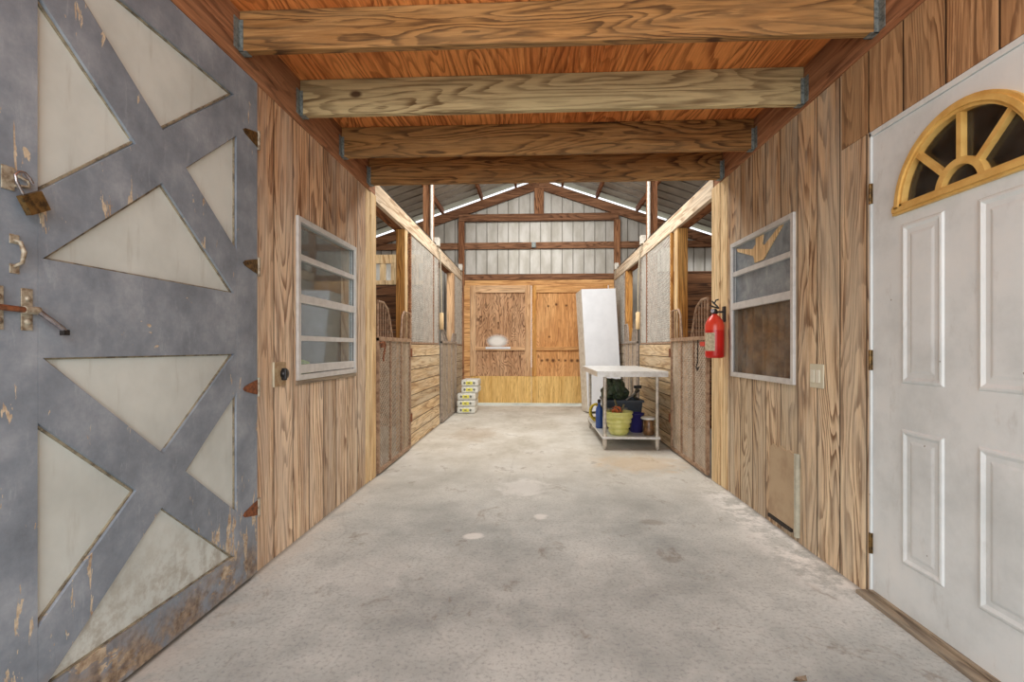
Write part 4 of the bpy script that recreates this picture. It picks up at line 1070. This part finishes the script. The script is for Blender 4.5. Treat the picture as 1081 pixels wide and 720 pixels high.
# left side: yellow rope coil, blue jug, purple tub
t = thing('yellow_rope_coil', 'coil of yellow rope at the left edge of the table shelf', 'rope', (.80, 6.19, SZ))
m = MB()
for k in range(7):
    R_ = .10-.004*k; yy = 6.14+.018*k
    m.tube([(.80+.03*math.sin(k), yy+.02*math.sin(3*a_), SZ+.125+R_*math.sin(a_)) if False else (.79+R_*.8*math.cos(a_)+.01*math.sin(k*2), yy, SZ+.13+R_*1.1*math.sin(a_)) for a_ in [2*PI*i/20 for i in range(20)]], .011, 6, True)
m.build('rope_loops', M_YELR, t)
t = thing('blue_jug', 'blue plastic jug behind the front left table leg', 'jug', (.770, 5.72, SZ))
MB().lathe((.770, 5.72, SZ), [(.035, 0), (.042, .01), (.042, .20), (.036, .24), (.016, .27), (.016, .30)], 20).build('jug_body', M_BLUEP, t)
MB().lathe((.770, 5.72, SZ), [(.02, .3005), (.02, .335), (.015, .34)], 14).build('cap', M_DARKST, t)

t = thing('dry_leaf', 'small curled brown leaf on the concrete near the white entry door', 'leaf', (.87, 1.62, .001))
MB().add([(.85, 1.615, .004), (.865, 1.60, .012), (.895, 1.612, .006), (.90, 1.63, .014), (.87, 1.635, .003)], [(0, 1, 4), (1, 2, 4), (2, 3, 4)]).build('leaf_blade', W_SILL, t)

# ------------------------------------------------------------------ feed sacks
fx0 = -1.27
k = 0
labs = ['bottom', 'second from the bottom', 'middle', 'second from the top', 'top']
for k in range(5):
    z0 = .003+k*.112; up = k >= 3
    xa_ = -1.285 if not up else -1.225; w_ = .31 if k < 3 else .285
    ya_ = 7.92+(.0 if k < 3 else .06)+random.uniform(-.01, .01)
    lab = 'white feed sack with yellow print, %s of the stack of five' % labs[k]
    t = thing('feed_sack', lab, 'feed sack', (xa_+w_/2, ya_+.2, z0), 'stack of feed sacks')
    j = random.uniform(-.008, .008)
    m = MB().box(xa_+j, xa_+w_+j, ya_, ya_+.46, z0, z0+.109, .028); m.build('sack', M_FEED, t)
    xm = xa_+w_/2+j
    MB().box(xm-.06, xm+.05, ya_-.003, ya_-.0005, z0+.03, z0+.082).build('yellow_print', M_YEL, t)
    for cx in (-.085, .075):
        MB().lathe((xm+cx, ya_-.0025, z0+.056), [(.019, 0), (.019, .002)], 12, 'y').build('round_print', M_INK, t)
    MB().box(xm-.03, xm+.01, ya_-.0045, ya_-.0031, z0+.045, z0+.064).build('dark_print', M_INK, t)

# ------------------------------------------------------------------ lights
def area(name, loc, rot, size, energy, col=(1, 1, 1)):
    l = D.lights.new(name, 'AREA'); l.shape = 'RECTANGLE'; l.size, l.size_y = size; l.energy = energy; l.color = col
    o = D.objects.new(name, l); COL.objects.link(o); o.location = loc; o.rotation_euler = rot; return o
area('entry_daylight', (0.07, -1.4, 1.9), (math.radians(82), 0, 0), (3.4, 2.6), 122, (0.985, 0.995, 1.0))
area('barn_fill_near', (0.07, 5.2, 3.75), (math.radians(12), 0, 0), (2.0, 1.4), 120, (1.0, 0.96, 0.90))  # unseen fill lamp added under the roof to brighten the aisle
area('barn_fill_far', (0.07, 6.5, 3.72), (math.radians(48), 0, 0), (1.6, 0.8), 42, (1.0, 0.96, 0.91))  # second added fill, turned toward the far doors
area('stall_fill_left', (-3.3, 6.2, 2.9), (0, 0, 0), (1.5, 2.5), 34, (1.0, 0.96, 0.9))  # added fill lamps over the stalls, with no visible fixture
area('stall_fill_right', (3.4, 6.2, 2.9), (0, 0, 0), (1.5, 2.5), 34, (1.0, 0.96, 0.9))
area('stall_fill_left_back', (-3.3, 8.2, 2.8), (0, 0, 0), (1.5, 1.0), 14, (1.0, 0.97, 0.93))
area('stall_fill_right_back', (3.4, 8.2, 2.8), (0, 0, 0), (1.5, 1.0), 14, (1.0, 0.97, 0.93))
area('tack_room_fill', (-2.4, 3.1, 2.45), (0, 0, 0), (1.0, 1.0), 9, (1.0, 0.98, 0.95))  # added dim fill for the room behind the left window

w = D.worlds.new('World'); bpy.context.scene.world = w; w.use_nodes = True
bg = w.node_tree.nodes['Background']; bg.inputs[0].default_value = (0.93, 0.97, 1.0, 1); bg.inputs[1].default_value = 1.6

# ------------------------------------------------------------------ camera
cam = D.cameras.new('Camera'); co = D.objects.new('Camera', cam); COL.objects.link(co)
th_ = math.atan(23.5/505)
co.location = (0, 0, 1.10); co.rotation_euler = (PI/2, 0, th_)
cam.sensor_width = 36; cam.lens = 505*36/1081
cam.shift_y = 7/1081
cam.clip_start = 0.02
sc = bpy.context.scene; sc.camera = co
sc.view_settings.view_transform = 'Standard'
sc.view_settings.look = 'None'
sc.view_settings.exposure = 0.0
